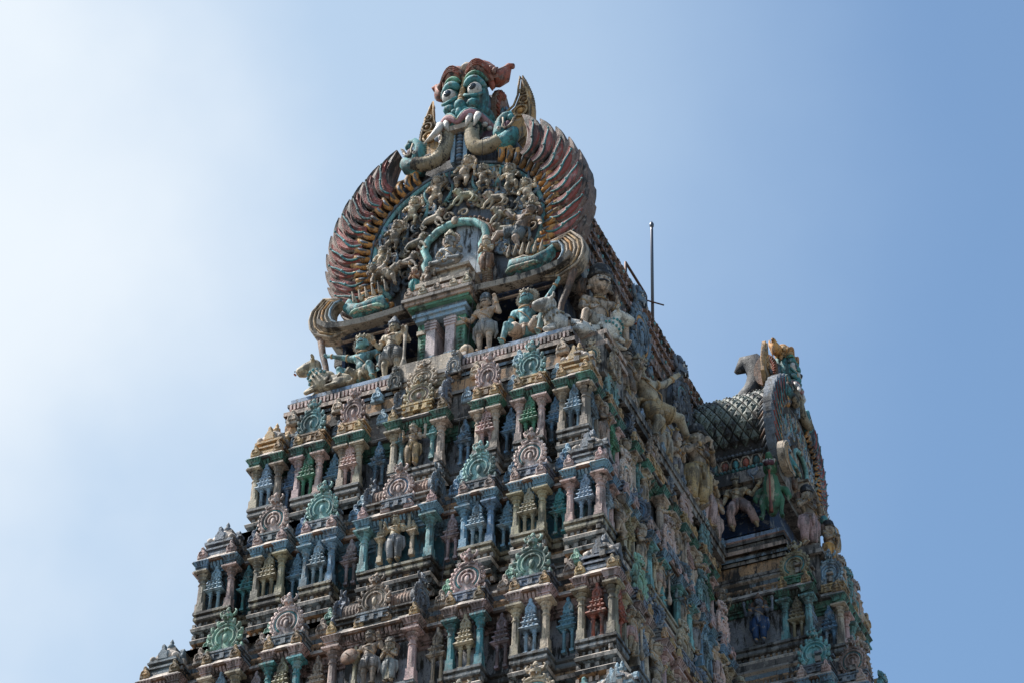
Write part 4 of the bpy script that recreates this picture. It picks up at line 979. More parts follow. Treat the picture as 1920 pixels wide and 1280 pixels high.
tag(g2, 'smaller gable seen edge-on with demon mask in profile, on the side roof', 'gable', 'horseshoe gables')

# side arches standing on the long roof slope
for y, lab in ((5.2, 'tall blue and orange arch standing on the tiled roof slope near the rail'), (7.9, 'soot stained pale blue arch on the roof slope nearer the side gable')):
    me = KM(1, 'orange' if y < 6 else 'aqua'); o = link('roof_arch', me, None, (3.05, y, 49.7), PI/2, (.20,.27,.33) if y < 6 else (.17,.2,.22), (1.55, 1.5, 2.15))
    tag(o, lab, 'ornament', 'arches on the roof slope')
    b_ = MB(); b_.box(-.5, .5, .1, 1.2, -.6, .75, mould); b_.box(-.4, .4, .0, 1.0, -1.0, -.3, mould2); b_.build('arch_base', o)

# ------------------------------------------------------------------ statues
def remesh(mb, vox, name):
    me = mb.build(name, mesh_only=True); o = bpy.data.objects.new('tmp', me); COL.objects.link(o)
    md = o.modifiers.new('r', 'REMESH'); md.mode = 'VOXEL'; md.voxel_size = vox; md.use_smooth_shade = True
    sm = o.modifiers.new('s', 'SMOOTH'); sm.iterations = 2; sm.factor = .5
    dg = bpy.context.evaluated_depsgraph_get(); ev = o.evaluated_get(dg); out = bpy.data.meshes.new_from_object(ev)
    out.name = name; out.materials.clear(); out.materials.append(PAINT)
    bpy.data.objects.remove(o); bpy.data.meshes.remove(me); return out
def hand(mb, p, d, s=1.0):
    """palm with five short curled fingers; d = direction the fingers point"""
    p = Vector(p); d = Vector(d).normalized(); sd_ = d.cross(Vector((0,-1,0)))
    if sd_.length < .1: sd_ = Vector((1,0,0))
    sd_.normalize(); f = Vector((0,-1,0))
    mb.ell(p, (.030*s,.022*s,.034*s), PAINT, 7, 5)
    for k, L_ in enumerate((.038,.048,.046,.036)):
        b = p + sd_*(k-1.5)*.016*s + d*.02*s; m = b + d*L_*.6*s; t = m + d*L_*.5*s + f*.018*s
        mb.cap(b, m, .0095*s, .009*s, PAINT, 5); mb.cap(m, t, .009*s, .007*s, PAINT, 5)
    b = p - sd_*.028*s; mb.cap(b, b - sd_*.018*s + d*.02*s, .011*s, .008*s, PAINT, 5)
def humanoid(J, belly=1.0, fat=1.0, headr=.078, face=True):
    """J: joint positions, figure 1.0 tall, facing -Y"""
    mb = MB(); c = lambda a, b, ra, rb: mb.cap(J[a] if isinstance(a, str) else a, J[b] if isinstance(b, str) else b, ra*fat, rb*fat, PAINT)
    V_ = {k: Vector(v) for k, v in J.items()}
    pel, che, nec, hd = V_['pel'], V_['che'], V_['nec'], V_['hd']
    mid = pel.lerp(che, .45)
    mb.ell(pel, (.105*fat,.075*fat,.075*fat), PAINT); mb.cap(pel, mid, .085*fat, .075*fat, PAINT, 10)
    mb.ell(mid+Vector((0,-.025*belly,-.005)), (.085*fat*belly,.075*fat*belly,.085*fat*belly), PAINT, 12, 8)
    mb.cap(mid, che, .078*fat, .095*fat, PAINT, 10); mb.ell(che, (.125*fat,.075*fat,.09*fat), PAINT, 12, 8)
    for s in 'lr':
        sh = V_['sh'+s]; mb.cap(che+Vector((0,0,.03)), sh, .06*fat, .05*fat, PAINT); mb.ell(che.lerp(sh, .45)+Vector((0,-.055*fat,-.01)), (.05*fat,.03,.042*fat), PAINT)
    mb.cap(che+Vector((0,0,.05)), nec, .045, .036, PAINT); mb.cap(nec, hd, .034, .036, PAINT)
    mb.ell(hd, (headr*.86, headr*.92, headr*1.12), PAINT, 14, 10)
    mb.ell(hd+Vector((0,-headr*.45,-headr*.55)), (headr*.55,headr*.5,headr*.5), PAINT, 10, 7)
    mb.ell(hd+Vector((0,-headr*.98,-headr*.1)), (headr*.15,headr*.2,headr*.26), PAINT, 7, 5)
    mb.ell(hd+Vector((0,-headr*.92,-headr*.52)), (headr*.26,headr*.14,headr*.09), PAINT, 7, 5)
    for s in (-1, 1):
        mb.ell(hd+Vector((s*headr*.9,0,-headr*.1)), (headr*.16,headr*.22,headr*.36), PAINT, 7, 5); mb.ell(hd+Vector((s*headr*.95,-.005,-headr*.65)), headr*.22, PAINT, 7, 5)
        mb.ell(hd+Vector((s*headr*.42,-headr*.68,-headr*.3)), headr*.28, PAINT, 7, 5)
    for s in 'lr':
        c('sh'+s, 'el'+s, .046, .036); c('el'+s, 'ha'+s, .037, .024); d = V_['ha'+s]-V_['el'+s]
        hand(mb, V_['ha'+s]+d.normalized()*.02, d, 1.05)
        for t_, r_ in ((.35,.052),(.9,.036)): pass
        c('hi'+s, 'kn'+s, .070, .048); c('kn'+s, 'an'+s, .049, .030)
        an = V_['an'+s]; ft = Vector(J.get('ft'+s, an+Vector((0,-.09,-.02)))); mb.cap(an+Vector((0,.01,-.01)), ft, .03, .022, PAINT)
        mb.ell(V_['kn'+s]+Vector((0,-.02,0)), .042*fat, PAINT)
        for k in range(5): mb.ell(ft+Vector(((k-2)*.010,-.018,-.004)), (.007,.014,.007), PAINT, 5, 4)
    return mb
def dress(J, fat=1.0, headr=.078, crown='tall', skirt='shorts', halo=False, mous=False, belly=1.0):
    """clothing and head pieces that belong to the figure"""
    V_ = {k: Vector(v) for k, v in J.items()}; out = []
    hd, pel, che, nec = V_['hd'], V_['pel'], V_['che'], V_['nec']; r = headr
    cr = MB(); cr.T = Matrix.Translation(hd)
    if crown == 'tall': cr.lathe([(r*.98,r*.35),(r*1.12,r*.42),(r*1.12,r*.62),(r*.9,r*.7),(r*.95,r*1.0),(r*.72,r*1.1),(r*.75,r*1.45),(r*.5,r*1.6),(r*.5,r*1.9),(r*.26,r*2.05),(r*.3,r*2.25),(r*.05,r*2.5)], PAINT, n=12)
    elif crown == 'bun': cr.lathe([(r*.98,r*.3),(r*1.1,r*.4),(r*1.1,r*.62),(r*.88,r*.7),(r*.95,r*1.1),(r*.9,r*1.5),(r*.6,r*1.8),(r*.1,r*1.95)], PAINT, n=12)
    else: cr.lathe([(r*.98,r*.3),(r*1.08,r*.42),(r*1.05,r*.6),(r*.7,r*.85),(r*.3,r*1.2),(r*.35,r*1.35),(r*.05,r*1.5)], PAINT, n=12)
    for s in (-1, 0, 1): cr.ell((s*r*.6, -r*(1.0 if s == 0 else .8), r*.72), (r*.2,r*.12,r*.3), PAINT, 6, 5)
    out.append(('headdress', cr, None))
    hr = MB(); hr.T = Matrix.Translation(hd)
    if halo:
        n = 22; o_ = []
        for k in range(n*2): a = 2*PI*k/(n*2); q = r*(1.85 if k % 2 else 1.6); o_.append((q*math.cos(a), q*math.sin(a)+r*.15))
        hr.plate(o_, r*.25, r*.55, PAINT, bevel=.008)
        hr.tube([(r*1.35*math.cos(2*PI*k/16), r*.22, r*1.35*math.sin(2*PI*k/16)+r*.15) for k in range(17)], r*.12, PAINT, 5)
    else:
        for s in (-1, 1):
            hr.tube([(s*r*.8,r*.4,r*.5),(s*r*1.35,r*.5,r*.1),(s*r*1.45,r*.5,-r*.7),(s*r*1.2,r*.5,-r*1.5)], [r*.25,r*.42,r*.5,r*.2], PAINT, 7)
            for k in range(3): hr.tube([(s*r*(1.0+.25*k),r*.1,r*.3),(s*r*(1.25+.25*k),r*.15,-r*.3),(s*r*(1.2+.2*k),r*.15,-r*1.2)], r*.1, PAINT, 5)
    out.append(('hair', hr, 'brown' if not halo else 'tan'))
    sk = MB()
    if skirt == 'shorts':
        for s in 'lr':
            a, b = V_['hi'+s], V_['kn'+s]; q = a.lerp(b, .68); d = b-a
            sk.tube([a+Vector((0,0,.03)), a.lerp(b,.2), a.lerp(b,.45), q, q+d*.03], [.085*fat,.092*fat,.088*fat,.083*fat,.06*fat], PAINT, 12)
            for f_ in (.15,.3,.45,.6): p = a.lerp(b, f_); sk.tube([p-d*.008, p+d*.008], .0945*fat, PAINT, 12)
    elif skirt == 'long':
        for s in 'lr':
            a, b, c_ = V_['hi'+s], V_['kn'+s], V_['an'+s]; pts = [a+Vector((0,0,.02)), a.lerp(b,.3), a.lerp(b,.65), b, b.lerp(c_,.4), b.lerp(c_,.75), b.lerp(c_,.78)]
            sk.tube(pts, [.086*fat,.09*fat,.08*fat,.068*fat,.062*fat,.062*fat,.04*fat], PAINT, 12)
            for k in range(12):
                f_ = k/11*1.7; p = a.lerp(b, f_) if f_ < 1 else b.lerp(c_, (f_-1)*1.1); sk.ell(p+Vector((0,-.005,0)), ((.091-.019*f_)*fat,(.087-.018*f_)*fat,.011), PAINT, 12, 4)
    w = pel+Vector((0,0,.045))
    for k in range(2): sk.tube([(w.x+.108*fat*math.cos(a), w.y+.083*fat*math.sin(a), w.z-.03*k) for a in [2*PI*j/16 for j in range(17)]], .018, PAINT, 6)
    sk.ell(w+Vector((0,-.09*fat,-.01)), (.03,.02,.03), PAINT, 7, 5)
    if skirt != 'none': sk.tube([w+Vector((0,-.085*fat,-.03)), w+Vector((0,-.095*fat,-.10)), w+Vector((0,-.085*fat,-.2))], [.026,.03,.012], PAINT, 6)
    for s in (-1, 1) if skirt != 'none' else (): sk.tube([w+Vector((s*.09*fat,-.02,0)), w+Vector((s*.16*fat,0,-.05)), w+Vector((s*.17*fat,.02,-.2)), w+Vector((s*.14*fat,.02,-.3))], [.015,.028,.03,.01], PAINT, 6)
    out.append(('skirt', sk, None))
    jw = MB()
    for k, (rx, z) in enumerate(((.06,.0),(.085,-.045))): jw.tube([(nec.x+rx*fat*math.sin(a), nec.y-(.048+.03*k)*fat*math.cos(a)*1.15, nec.z-.01+z-.035*math.cos(a)) for a in [-PI*.55+PI*1.1*j/12 for j in range(13)]], .012, PAINT, 5)
    jw.tube([che+Vector((-.10*fat,-.05*fat,.05)), che+Vector((-.02,-.095*fat,-.05)), pel.lerp(che,.45)+Vector((.06*fat,-.105*fat*belly,0)), pel+Vector((.1*fat,-.05,.05))], .008, PAINT, 5)
    for s in 'lr':
        for a, b, f_, rr in (('sh','el',.45,.050),('el','ha',.85,.034),('kn','an',.88,.040)):
            A, B = V_[a+s], V_[b+s]; p = A.lerp(B, f_); d = (B-A).normalized()*.010; jw.tube([p-d*1.6,p-d,p+d,p+d*1.6], [rr*fat*.8,rr*fat,rr*fat,rr*fat*.8], PAINT, 9)
    out.append(('jewellery', jw, 'gold'))
    ey = MB()
    for s in (-1, 1):
        p = hd+Vector((s*r*.38,-r*.80,r*.08)); ey.ell(p, (r*.24,r*.12,r*.14), M['white'], 8, 5); ey.ell(p+Vector((0,-r*.10,0)), (r*.09,r*.05,r*.1), M['black'], 6, 4)
        ey.tube([p+Vector((-r*.3,-r*.0,r*.22)), p+Vector((0,-r*.06,r*.34)), p+Vector((r*.3,r*.02,r*.22))], r*.055, M['black'], 5)
        if mous: ey.tube([hd+Vector((0,-r*1.04,-r*.36)), hd+Vector((s*r*.3,-r*.98,-r*.42)), hd+Vector((s*r*.62,-r*.72,-r*.25))], [r*.09,r*.1,r*.02], M['black'], 6)
    out.append(('eye', ey, None))
    return out
def stand(**k):
    J = dict(pel=(0,0,.50), che=(0,0,.70), nec=(0,0,.81), hd=(0,-.01,.90), shl=(-.135,0,.76), shr=(.135,0,.76), ell=(-.19,0,.61), elr=(.19,0,.61), hal=(-.17,-.10,.50), har=(.17,-.10,.50),
             hil=(-.06,0,.48), hir=(.06,0,.48), knl=(-.075,-.02,.27), knr=(.075,-.02,.27), anl=(-.07,0,.05), anr=(.07,0,.05)); J.update(k); return J
FIG = {}
C['fleshy'] = (.53,.41,.29); C['ochre'] = (.42,.30,.15); C['dgreen'] = (.05,.15,.08)
def deffig(kind, J, extra=None, body_extra=None, vox=.0115, **kw):
    hk = {k: kw[k] for k in ('belly','fat','headr') if k in kw}
    mb = humanoid(J, **hk)
    if body_extra: body_extra(mb)
    parts = [(n, m.build(n, mesh_only=True), c) for n, m, c in dress(J, **kw)]
    if extra: parts += [(n, m.build(n, mesh_only=True), c) for n, m, c in extra()]
    FIG[kind] = (remesh(mb, vox, 'statue'), parts)
def club():
    mb = MB(); mb.tube([(.215,-.09,.80),(.215,-.10,.76),(.215,-.11,.3),(.215,-.11,.22),(.215,-.11,.12),(.215,-.11,.03)], [.012,.03,.018,.026,.052,.038], PAINT, 9); return [('club', mb, 'cream')]
deffig('guardian', stand(elr=(.215,0,.63), har=(.21,-.10,.68), ell=(-.20,-.02,.60), hal=(-.25,-.13,.66), pel=(-.02,0,.5), knl=(-.10,-.03,.27), anl=(-.10,0,.05)), club, crown='tall', mous=True)
deffig('guard_point', stand(elr=(.22,-.02,.66), har=(.20,-.1,.80), ell=(-.22,0,.64), hal=(-.27,-.12,.60)), crown='bun', mous=True, headr=.082)
deffig('four_arm', stand(ell=(-.17,-.05,.62), hal=(-.12,-.16,.68), elr=(.17,-.05,.62), har=(.12,-.16,.68)), crown='tall', skirt='long', headr=.085,
       body_extra=lambda mb: [(mb.cap((s*.12,.02,.76),(s*.25,0,.66),.042,.034,PAINT), mb.cap((s*.25,0,.66),(s*.27,-.04,.84),.034,.024,PAINT), hand(mb,(s*.27,-.04,.86),(0,0,1),1.1)) for s in (-1,1)])
deffig('lady', stand(ell=(-.20,.0,.58), hal=(-.24,-.05,.46), elr=(.24,-.03,.62), har=(.37,-.10,.74), pel=(.03,0,.5), hil=(-.04,0,.48), hir=(.09,0,.48), knl=(-.10,-.05,.28), knr=(.22,-.05,.30), anr=(.30,0,.06)), crown='tall', skirt='long', headr=.08)
deffig('flute', stand(ell=(-.17,-.06,.64), hal=(-.06,-.16,.74), elr=(.19,-.05,.64), har=(.08,-.16,.72), pel=(.03,0,.5)), crown='bun', skirt='long', headr=.1)
deffig('pray', stand(ell=(-.16,-.05,.62), hal=(-.03,-.15,.68), elr=(.16,-.05,.62), har=(.03,-.15,.68)), crown='bun', skirt='long', headr=.102)
seat = dict(pel=(0,0,.22), che=(0,-.01,.46), nec=(0,-.01,.60), hd=(0,-.03,.72), shl=(-.16,0,.53), shr=(.16,0,.53), ell=(-.22,-.05,.36), hal=(-.14,-.18,.28), elr=(.22,-.05,.36), har=(.14,-.2,.40),
            hil=(-.08,0,.20), hir=(.08,0,.20), knl=(-.27,-.16,.13), knr=(.27,-.16,.13), anl=(.02,-.24,.07), anr=(-.04,-.22,.14), ftl=(.09,-.26,.08), ftr=(-.12,-.25,.15))
deffig('seated', seat, crown='tall', skirt='none', headr=.095, halo=True)
blue = dict(pel=(0,0,.26), che=(.0,-.03,.54), nec=(0,-.03,.69), hd=(-.01,-.06,.81), shl=(-.19,0,.62), shr=(.19,0,.62), ell=(-.34,-.02,.68), hal=(-.52,-.05,.74), elr=(.26,-.02,.42), har=(.27,-.10,.22),
            hil=(-.09,0,.24), hir=(.09,0,.24), knl=(-.30,-.14,.34), knr=(.20,-.22,.24), anl=(-.24,-.16,.03), anr=(.27,-.22,-.03))
deffig('leaning', blue, fat=1.15, headr=.098, crown='low', skirt='shorts', halo=True, mous=True)
blue2 = dict(blue); blue2.update(ell=(.34,-.04,.70), hal=(.50,-.06,.90), elr=(-.26,-.03,.42), har=(-.33,-.10,.22))
blue2 = {k.replace('l', '#') if False else k: v for k, v in blue2.items()}
b3 = {}
for k, v in blue.items():
    kk = k[:-1]+{'l':'r','r':'l'}[k[-1]] if k[:2] in ('sh','el','ha','hi','kn','an') and k[-1] in 'lr' else k
    b3[kk] = (-v[0], v[1], v[2])
b3.update(elr=(.31,-.03,.72), har=(.46,-.06,.93)); deffig('leaning_up', b3, fat=1.15, headr=.098, crown='low', skirt='shorts', halo=True, mous=True)
dw = dict(pel=(0,0,.36), che=(0,0,.62), nec=(0,0,.74), hd=(0,-.03,.86), shl=(-.17,0,.69), shr=(.17,0,.69), ell=(-.26,-.03,.55), hal=(-.22,-.12,.42), elr=(.26,-.03,.57), har=(.30,-.1,.70),
          hil=(-.08,0,.34), hir=(.08,0,.34), knl=(-.16,-.08,.22), knr=(.14,-.06,.19), anl=(-.12,-.02,.04), anr=(.12,-.02,.04))
deffig('dwarf', dw, fat=1.25, belly=1.3, headr=.115, crown='low', skirt='none', halo=True, vox=.015)
dw2 = dict(dw); dw2.update(ell=(-.28,-.02,.72), hal=(-.24,-.06,.92), elr=(.26,-.06,.52), har=(.14,-.17,.50)); deffig('dwarf_up', dw2, fat=1.2, belly=1.3, headr=.11, crown='low', skirt='none', halo=True, vox=.015)
fly = dict(pel=(.05,0,.42), che=(-.06,-.02,.62), nec=(-.12,-.02,.71), hd=(-.19,-.05,.80), shl=(-.22,0,.62), shr=(.06,0,.72), ell=(-.34,-.05,.52), hal=(-.38,-.1,.38), elr=(.20,-.03,.78), har=(.30,-.08,.90),
           hil=(.02,0,.38), hir=(.14,0,.42), knl=(.08,-.1,.18), knr=(.38,-.08,.40), anl=(.02,-.02,.0), anr=(.56,-.02,.26))
deffig('striding', fly, fat=1.15, belly=1.05, headr=.1, crown='low', skirt='shorts', halo=False, mous=True, vox=.014)
# animals ----------------------------------------------------------
rid = dict(seat); rid.update(hd=(0,-.04,.76), nec=(0,-.02,.60), knl=(-.22,-.20,.16), knr=(.22,-.20,.16), anl=(-.26,-.16,-.12), anr=(.26,-.16,-.12)); rid.pop('ftl'); rid.pop('ftr')
deffig('rider', rid, crown='bun', skirt='shorts', headr=.135, mous=True)
def bull():
    mb = MB(); P = PAINT
    mb.cap((.38,.02,.22),(.0,0,.25),.19,.19,P,12); mb.cap((.0,0,.25),(-.14,-.01,.40),.20,.19,P,12); mb.ell((.06,0,.46),(.13,.11,.11),P,10,7)
    mb.cap((-.12,-.01,.40),(-.24,-.03,.66),.175,.135,P,12); mb.cap((-.24,-.04,.76),(-.38,-.08,.71),.15,.125,P,12); mb.cap((-.36,-.08,.70),(-.46,-.12,.65),.12,.10,P,10); mb.cap((-.40,-.09,.60),(-.47,-.11,.585),.075,.055,P,9)
    mb.cap((-.14,-.1,.18),(-.30,-.16,.06),.075,.05,P); mb.cap((-.30,-.16,.05),(-.14,-.22,.04),.045,.035,P)
    mb.cap((-.18,.08,.18),(-.34,.06,.08),.07,.05,P); mb.cap((-.34,.06,.08),(-.40,.0,.03),.045,.035,P)
    mb.ell((.34,-.13,.13),(.19,.10,.13),P,10,7); mb.cap((.34,-.2,.05),(.14,-.22,.04),.05,.035,P); mb.ell((.34,.15,.13),(.18,.08,.12),P,10,7)
    for s in (-1, 1): mb.cap((-.22,-.04+s*.11,.80),(-.17,-.04+s*.20,.80),.04,.03,P); mb.ell((-.16,-.04+s*.24,.80),(.03,.075,.045),P,8,5)
    mb.tube([(.54,.0,.28),(.59,-.08,.15),(.54,-.16,.06)], [.03,.022,.03], P, 6)
    body = remesh(mb, .0125, 'bull_body'); ex = []
    h = MB()
    for y in (-.12, .05): h.cap((-.24,y,.87),(-.25,y*1.1,.93),.045,.025,M['black'],7)
    ex.append(('horn', h, None)); e_ = MB()
    e_.ell((-.345,-.165,.755),(.045,.022,.03),M['white'],8,5); e_.ell((-.35,-.183,.757),(.022,.012,.022),M['black'],7,4); e_.ell((-.37,.05,.755),(.04,.02,.03),M['white'],7,5); e_.ell((-.575,-.135,.60),(.025,.045,.014),M['rust'],7,4); e_.ell((-.57,-.16,.655),(.016,.016,.014),M['black'],6,4); e_.tube([(-.30,-.14,.72),(-.40,-.175,.68),(-.50,-.19,.64)], .009, M['black'], 5)
    ex.append(('eye', e_, None)); n = MB()
    for k in range(13): a = 2*PI*k/13; n.ell((-.19-.125*math.sin(a)-.02, -.02+.16*math.cos(a), .545-.07*math.sin(a)), (.03,.03,.034), PAINT, 7, 5)
    for k in range(15): a = 2*PI*k/15; n.ell((-.12-.17*math.sin(a), -.01+.205*math.cos(a), .40-.13*math.sin(a)), (.028,.028,.034), PAINT, 6, 4)
    ex.append(('necklace', n, 'teal')); s_ = MB()
    s_.tube([(.14,-.18,.1),(.14,-.20,.24),(.14,-.15,.36),(.14,.05,.44)], .03, PAINT, 7); s_.tube([(.36,-.18,.12),(.36,-.19,.24),(.36,-.14,.34),(.36,.05,.42)], .026, PAINT, 7)
    for k in range(6): s_.ell((.16+.036*k,-.20,.16),(.02,.02,.03),PAINT,6,4); ex.append(('saddle_cloth', s_, 'tan'))
    FIG['bull'] = (body, [(a, b.build(a, mesh_only=True), c) for a, b, c in ex])
bull()
def lion():
    mb = MB(); P = PAINT
    mb.cap((.22,0,.42),(-.14,0,.48),.13,.15,P,10); mb.ell((-.22,-.02,.62),(.15,.13,.16),P,10,7); mb.ell((-.29,-.10,.66),(.09,.09,.085),P,9,6); mb.ell((-.36,-.14,.61),(.06,.06,.05),P,8,5)
    for x0, x1, x2, y in ((-.2,-.34,-.38,-.08),(-.12,-.12,-.22,-.02),(.24,.34,.24,-.08),(.28,.42,.36,.0)):
        mb.cap((x0,y,.36),(x1,y-.04,.20),.08,.05,P); mb.cap((x1,y-.04,.20),(x2,y-.05,.04),.05,.035,P); mb.cap((x2,y-.05,.04),(x2-.06,y-.07,.03),.04,.035,P)
    mb.tube([(.33,0,.45),(.46,-.02,.52),(.5,-.03,.68),(.42,-.05,.8),(.36,-.05,.74)], [.04,.03,.03,.045,.02], P, 7)
    for s in (-1,1): mb.ell((-.24+s*.04,-.03,.79),.04,P,7,5)
    body = remesh(mb, .015, 'lion_body'); m = MB()
    for k in range(16): a = 2*PI*k/16; m.tube([(-.25+.11*math.cos(a),-.06,.64+.12*math.sin(a)),(-.24+.17*math.cos(a+.3),-.04,.63+.18*math.sin(a+.3)),(-.24+.19*math.cos(a+.7),-.02,.63+.20*math.sin(a+.7))], [.03,.03,.008], PAINT, 5)
    e_ = MB(); e_.ell((-.33,-.175,.68),(.02,.012,.018),M['white'],6,4); e_.ell((-.26,-.185,.69),(.02,.012,.018),M['white'],6,4); e_.ell((-.37,-.195,.60),(.025,.01,.02),M['black'],6,4)
    FIG['lion'] = (body, [('mane', m.build('mane', mesh_only=True), 'brown'), ('eye', e_.build('eye', mesh_only=True), None)])
lion()
def makara():
    """upright scaly sea monster with a cream belly and a red tongue"""
    mb = MB(); P = PAINT
    mb.tube([(0,0,.14),(0,-.02,.25),(0,-.05,.45),(0,-.06,.65),(0,-.08,.80)], [.05,.10,.135,.13,.10], P, 12); mb.ell((0,-.12,.92),(.11,.13,.11),P,12,8); mb.cap((0,-.2,.98),(0,-.27,1.06),.075,.05,P); mb.cap((0,-.2,.86),(0,-.26,.83),.06,.04,P); mb.tube([(0,-.05,1.0),(0,0,1.12),(0,.04,1.2)], [.06,.05,.01], P, 7)
    for s in (-1,1):
        mb.tube([(s*.11,-.04,.52),(s*.15,-.07,.36),(s*.13,-.07,.16),(s*.15,-.10,.02)], [.04,.042,.034,.03], P, 7); mb.cap((s*.15,-.10,.03),(s*.17,-.16,.02),.03,.022,P); mb.ell((s*.07,-.08,1.03),(.04,.05,.06),P,7,5)
        mb.tube([(s*.10,.02,.66),(s*.20,.02,.60),(s*.25,.0,.46),(s*.22,0,.38)], [.045,.06,.045,.01], P, 7)
    body = remesh(mb, .014, 'monster_body'); b = MB()
    b.tube([(0,-.06,.22),(0,-.10,.34),(0,-.13,.48),(0,-.14,.64),(0,-.14,.76)], [.03,.06,.075,.07,.05], PAINT, 10); t = MB(); t.tube([(0,-.25,.88),(0,-.24,.7),(0,-.24,.3),(0,-.20,.16),(0,-.20,.06)], [.022,.014,.014,.03,.035], PAINT, 7)
    m = MB(); m.ell((0,-.24,.93),(.09,.06,.05),M['purple'],9,6)
    for s in (-1,1):
        m.ell((s*.075,-.2,1.0),(.03,.03,.03),M['white'],7,5)
        for k in range(3): m.cap((s*(.02+.03*k),-.28+.02*k,.97),(s*(.02+.03*k),-.29+.02*k,.91),.014,.004,M['white'],5)
    FIG['makara'] = (body, [('belly', b.build('belly', mesh_only=True), 'olive'), ('tongue', t.build('tongue', mesh_only=True), 'rust'), ('mouth', m.build('mouth', mesh_only=True), None)])
makara()

def statue(kind, label, x, y, z, h, rz=0, color='cream', skirt='grey', crown=None, group=None, cat='statue', sc=1.0, flip=False, tilt=0, pc={}):
    me, parts = FIG[kind]
    nm = {'bull':'bull_statue','lion':'lion_statue','makara':'sea_monster_statue'}.get(kind, 'statue')
    o = link(nm, me, None, (x, y, z), rz, color, (-h*sc if flip else h*sc, h*sc, h)); o.rotation_euler = (0, tilt, rz)
    tag(o, label, cat, group)
    for n, m, c in parts:
        cc = pc.get(n, c)
        if n == 'skirt': cc = skirt
        if n == 'headdress': cc = crown or color
        if cc is None: cc = 'cream'
        link(n, m, o, (0,0,0), 0, cc)
    return o
# --- under the great gable
G1 = 'guardian statues beside the doorway'
statue('guardian', 'cream guardian with club and tall dark crown, left of the doorway', -1.05, .82, 46.92, 1.72, 0, 'cream', 'grey', 'slate', G1, sc=.98)
statue('guard_point', 'cream winged guardian raising one hand, right of the doorway', 1.04, 1.1, 47.25, 1.66, 0, 'cream', 'grey', 'slate', G1, sc=.95, pc={'hair':'tan'})
statue('leaning', 'blue-green seated figure stretching one arm sideways to the left', -1.95, 1.18, 47.24, 1.6, 0, 'aqua', 'tan', 'tan', 'blue-green seated figures')
statue('leaning_up', 'blue-green seated figure lifting one arm high to the right', 2.02, 1.15, 47.24, 1.6, 0, 'aqua', 'tan', 'tan', 'blue-green seated figures')
statue('bull', 'reclining cream bull with teal beads on the left corner of the ledge', -2.62, .68, 46.87, 1.2, 0, 'cream', group='bull statues', cat='bull statue')
statue('bull', 'pale reclining bull looking left on the right end of the ledge', 2.98, .82, 46.87, 1.18, .45, 'white', group='bull statues', cat='bull statue', pc={'necklace':'tan'})
statue('bull', 'small bull head poking out over the far left edge against the sky', -3.15, 1.45, 46.6, 1.0, -.25, 'tan', group='bull statues', cat='bull statue')
# pot in front of right guardian
mb = MB(); mb.lathe([(.06,0),(.14,.05),(.17,.13),(.13,.21),(.07,.24),(.09,.27),(.03,.31),(.01,.35)], M['cream'], n=14); tag(mb.build('stone_pot', None, (.66, 1.0, 47.26)), 'small round lidded pot at the feet of the right doorway guardian', 'pot')
# --- inside the gable
GG = 'pot-bellied figures in the gable relief'
DW = [('dwarf',.10,53.42,.86,0,'pot-bellied cream dwarf at the very top of the relief, under the mask'), ('dwarf_up',.70,53.08,.72,0,'small dwarf with raised hand just right of the topmost dwarf'),
      ('dwarf',1.42,52.80,.80,1,'pale pot-bellied dwarf in a blue scroll, upper right of the relief'), ('dwarf',1.88,52.20,.78,0,'tan dwarf turned sideways by the orange leaves, right side'),
      ('dwarf_up',2.0,51.62,.66,0,'small grey dwarf above the moustached figure on the right rim'), ('dwarf_up',-.52,53.05,.82,1,'cream dwarf with raised arm just left of the topmost dwarf'),
      ('dwarf_up',-1.16,52.6,.80,1,'cream dwarf with bent arms, third from the top on the left side'), ('dwarf_up',-1.62,51.98,.82,1,'round pale dwarf raising its arm inside a blue scroll, far left'),
      ('dwarf',-1.86,51.34,.70,0,'dwarf with swollen pale belly low on the left rim'), ('dwarf',-1.86,50.92,.60,0,'bearded grotesque face figure at the lower left rim')]
for kd, x, z, h, fl, lab in DW: statue(kd, lab, x, 1.52, z-h*.5, h*1.08, 0, random.choice(('fleshy','fleshy','cream')), 'tan', 'tan', GG, flip=bool(fl), tilt=random.uniform(-.2,.2))
LI = [(.22,52.72,'tan lion rearing in the middle of the relief above the niche'), (1.0,52.35,'tan lion facing left, right of the middle of the relief'), (1.2,51.8,'small ochre lion right of the niche frame'),
      (-.58,52.24,'ochre lion curled left above the niche frame'), (-.98,51.62,'small ochre lion left of the niche frame'), (-1.2,51.1,'ochre lion low on the left between scrolls and niche'), (1.25,51.28,'grey lion low on the right beside the niche')]
for k, (x, z, lab) in enumerate(LI): statue('lion', lab, x, 1.55, z-.33, .72, 0, ('olive','tan')[k % 2], group='lions in the gable relief', cat='lion statue', flip=k in (3,4,5))
statue('striding', 'large moustached warrior striding over the right sea-monster tail', 1.75, 1.35, 50.35, 1.35, 0, 'skin', 'slate', 'tan', 'large figures in the gable', flip=True)
statue('striding', 'large lying warrior stretched over the left sea-monster tail', -1.35, 1.3, 50.25, 1.05, 0, 'skin', 'tan', 'tan', 'large figures in the gable', tilt=-.5)
statue('pray', 'slim red-brown attendant standing just right of the niche', .98, 1.15, 49.72, 1.0, 0, 'tan', 'brown', 'tan', 'attendants beside the niche')
statue('pray', 'small dark attendant standing just left of the niche', -.82, 1.2, 49.72, .72, 0, 'brown', 'teal', 'tan', 'attendants beside the niche')
statue('seated', 'crowned figure seated cross-legged inside the keyhole niche', .02, 1.28, 50.16, 1.35, 0, 'grey', 'tan', 'cream')  # body coloured grey to put the niche's shade into the paint
statue('dwarf', 'small crouching attendant at the foot of the niche figure', -.42, 1.1, 49.66, .62, 0, 'tan', 'brown', 'tan', 'attendants beside the niche')
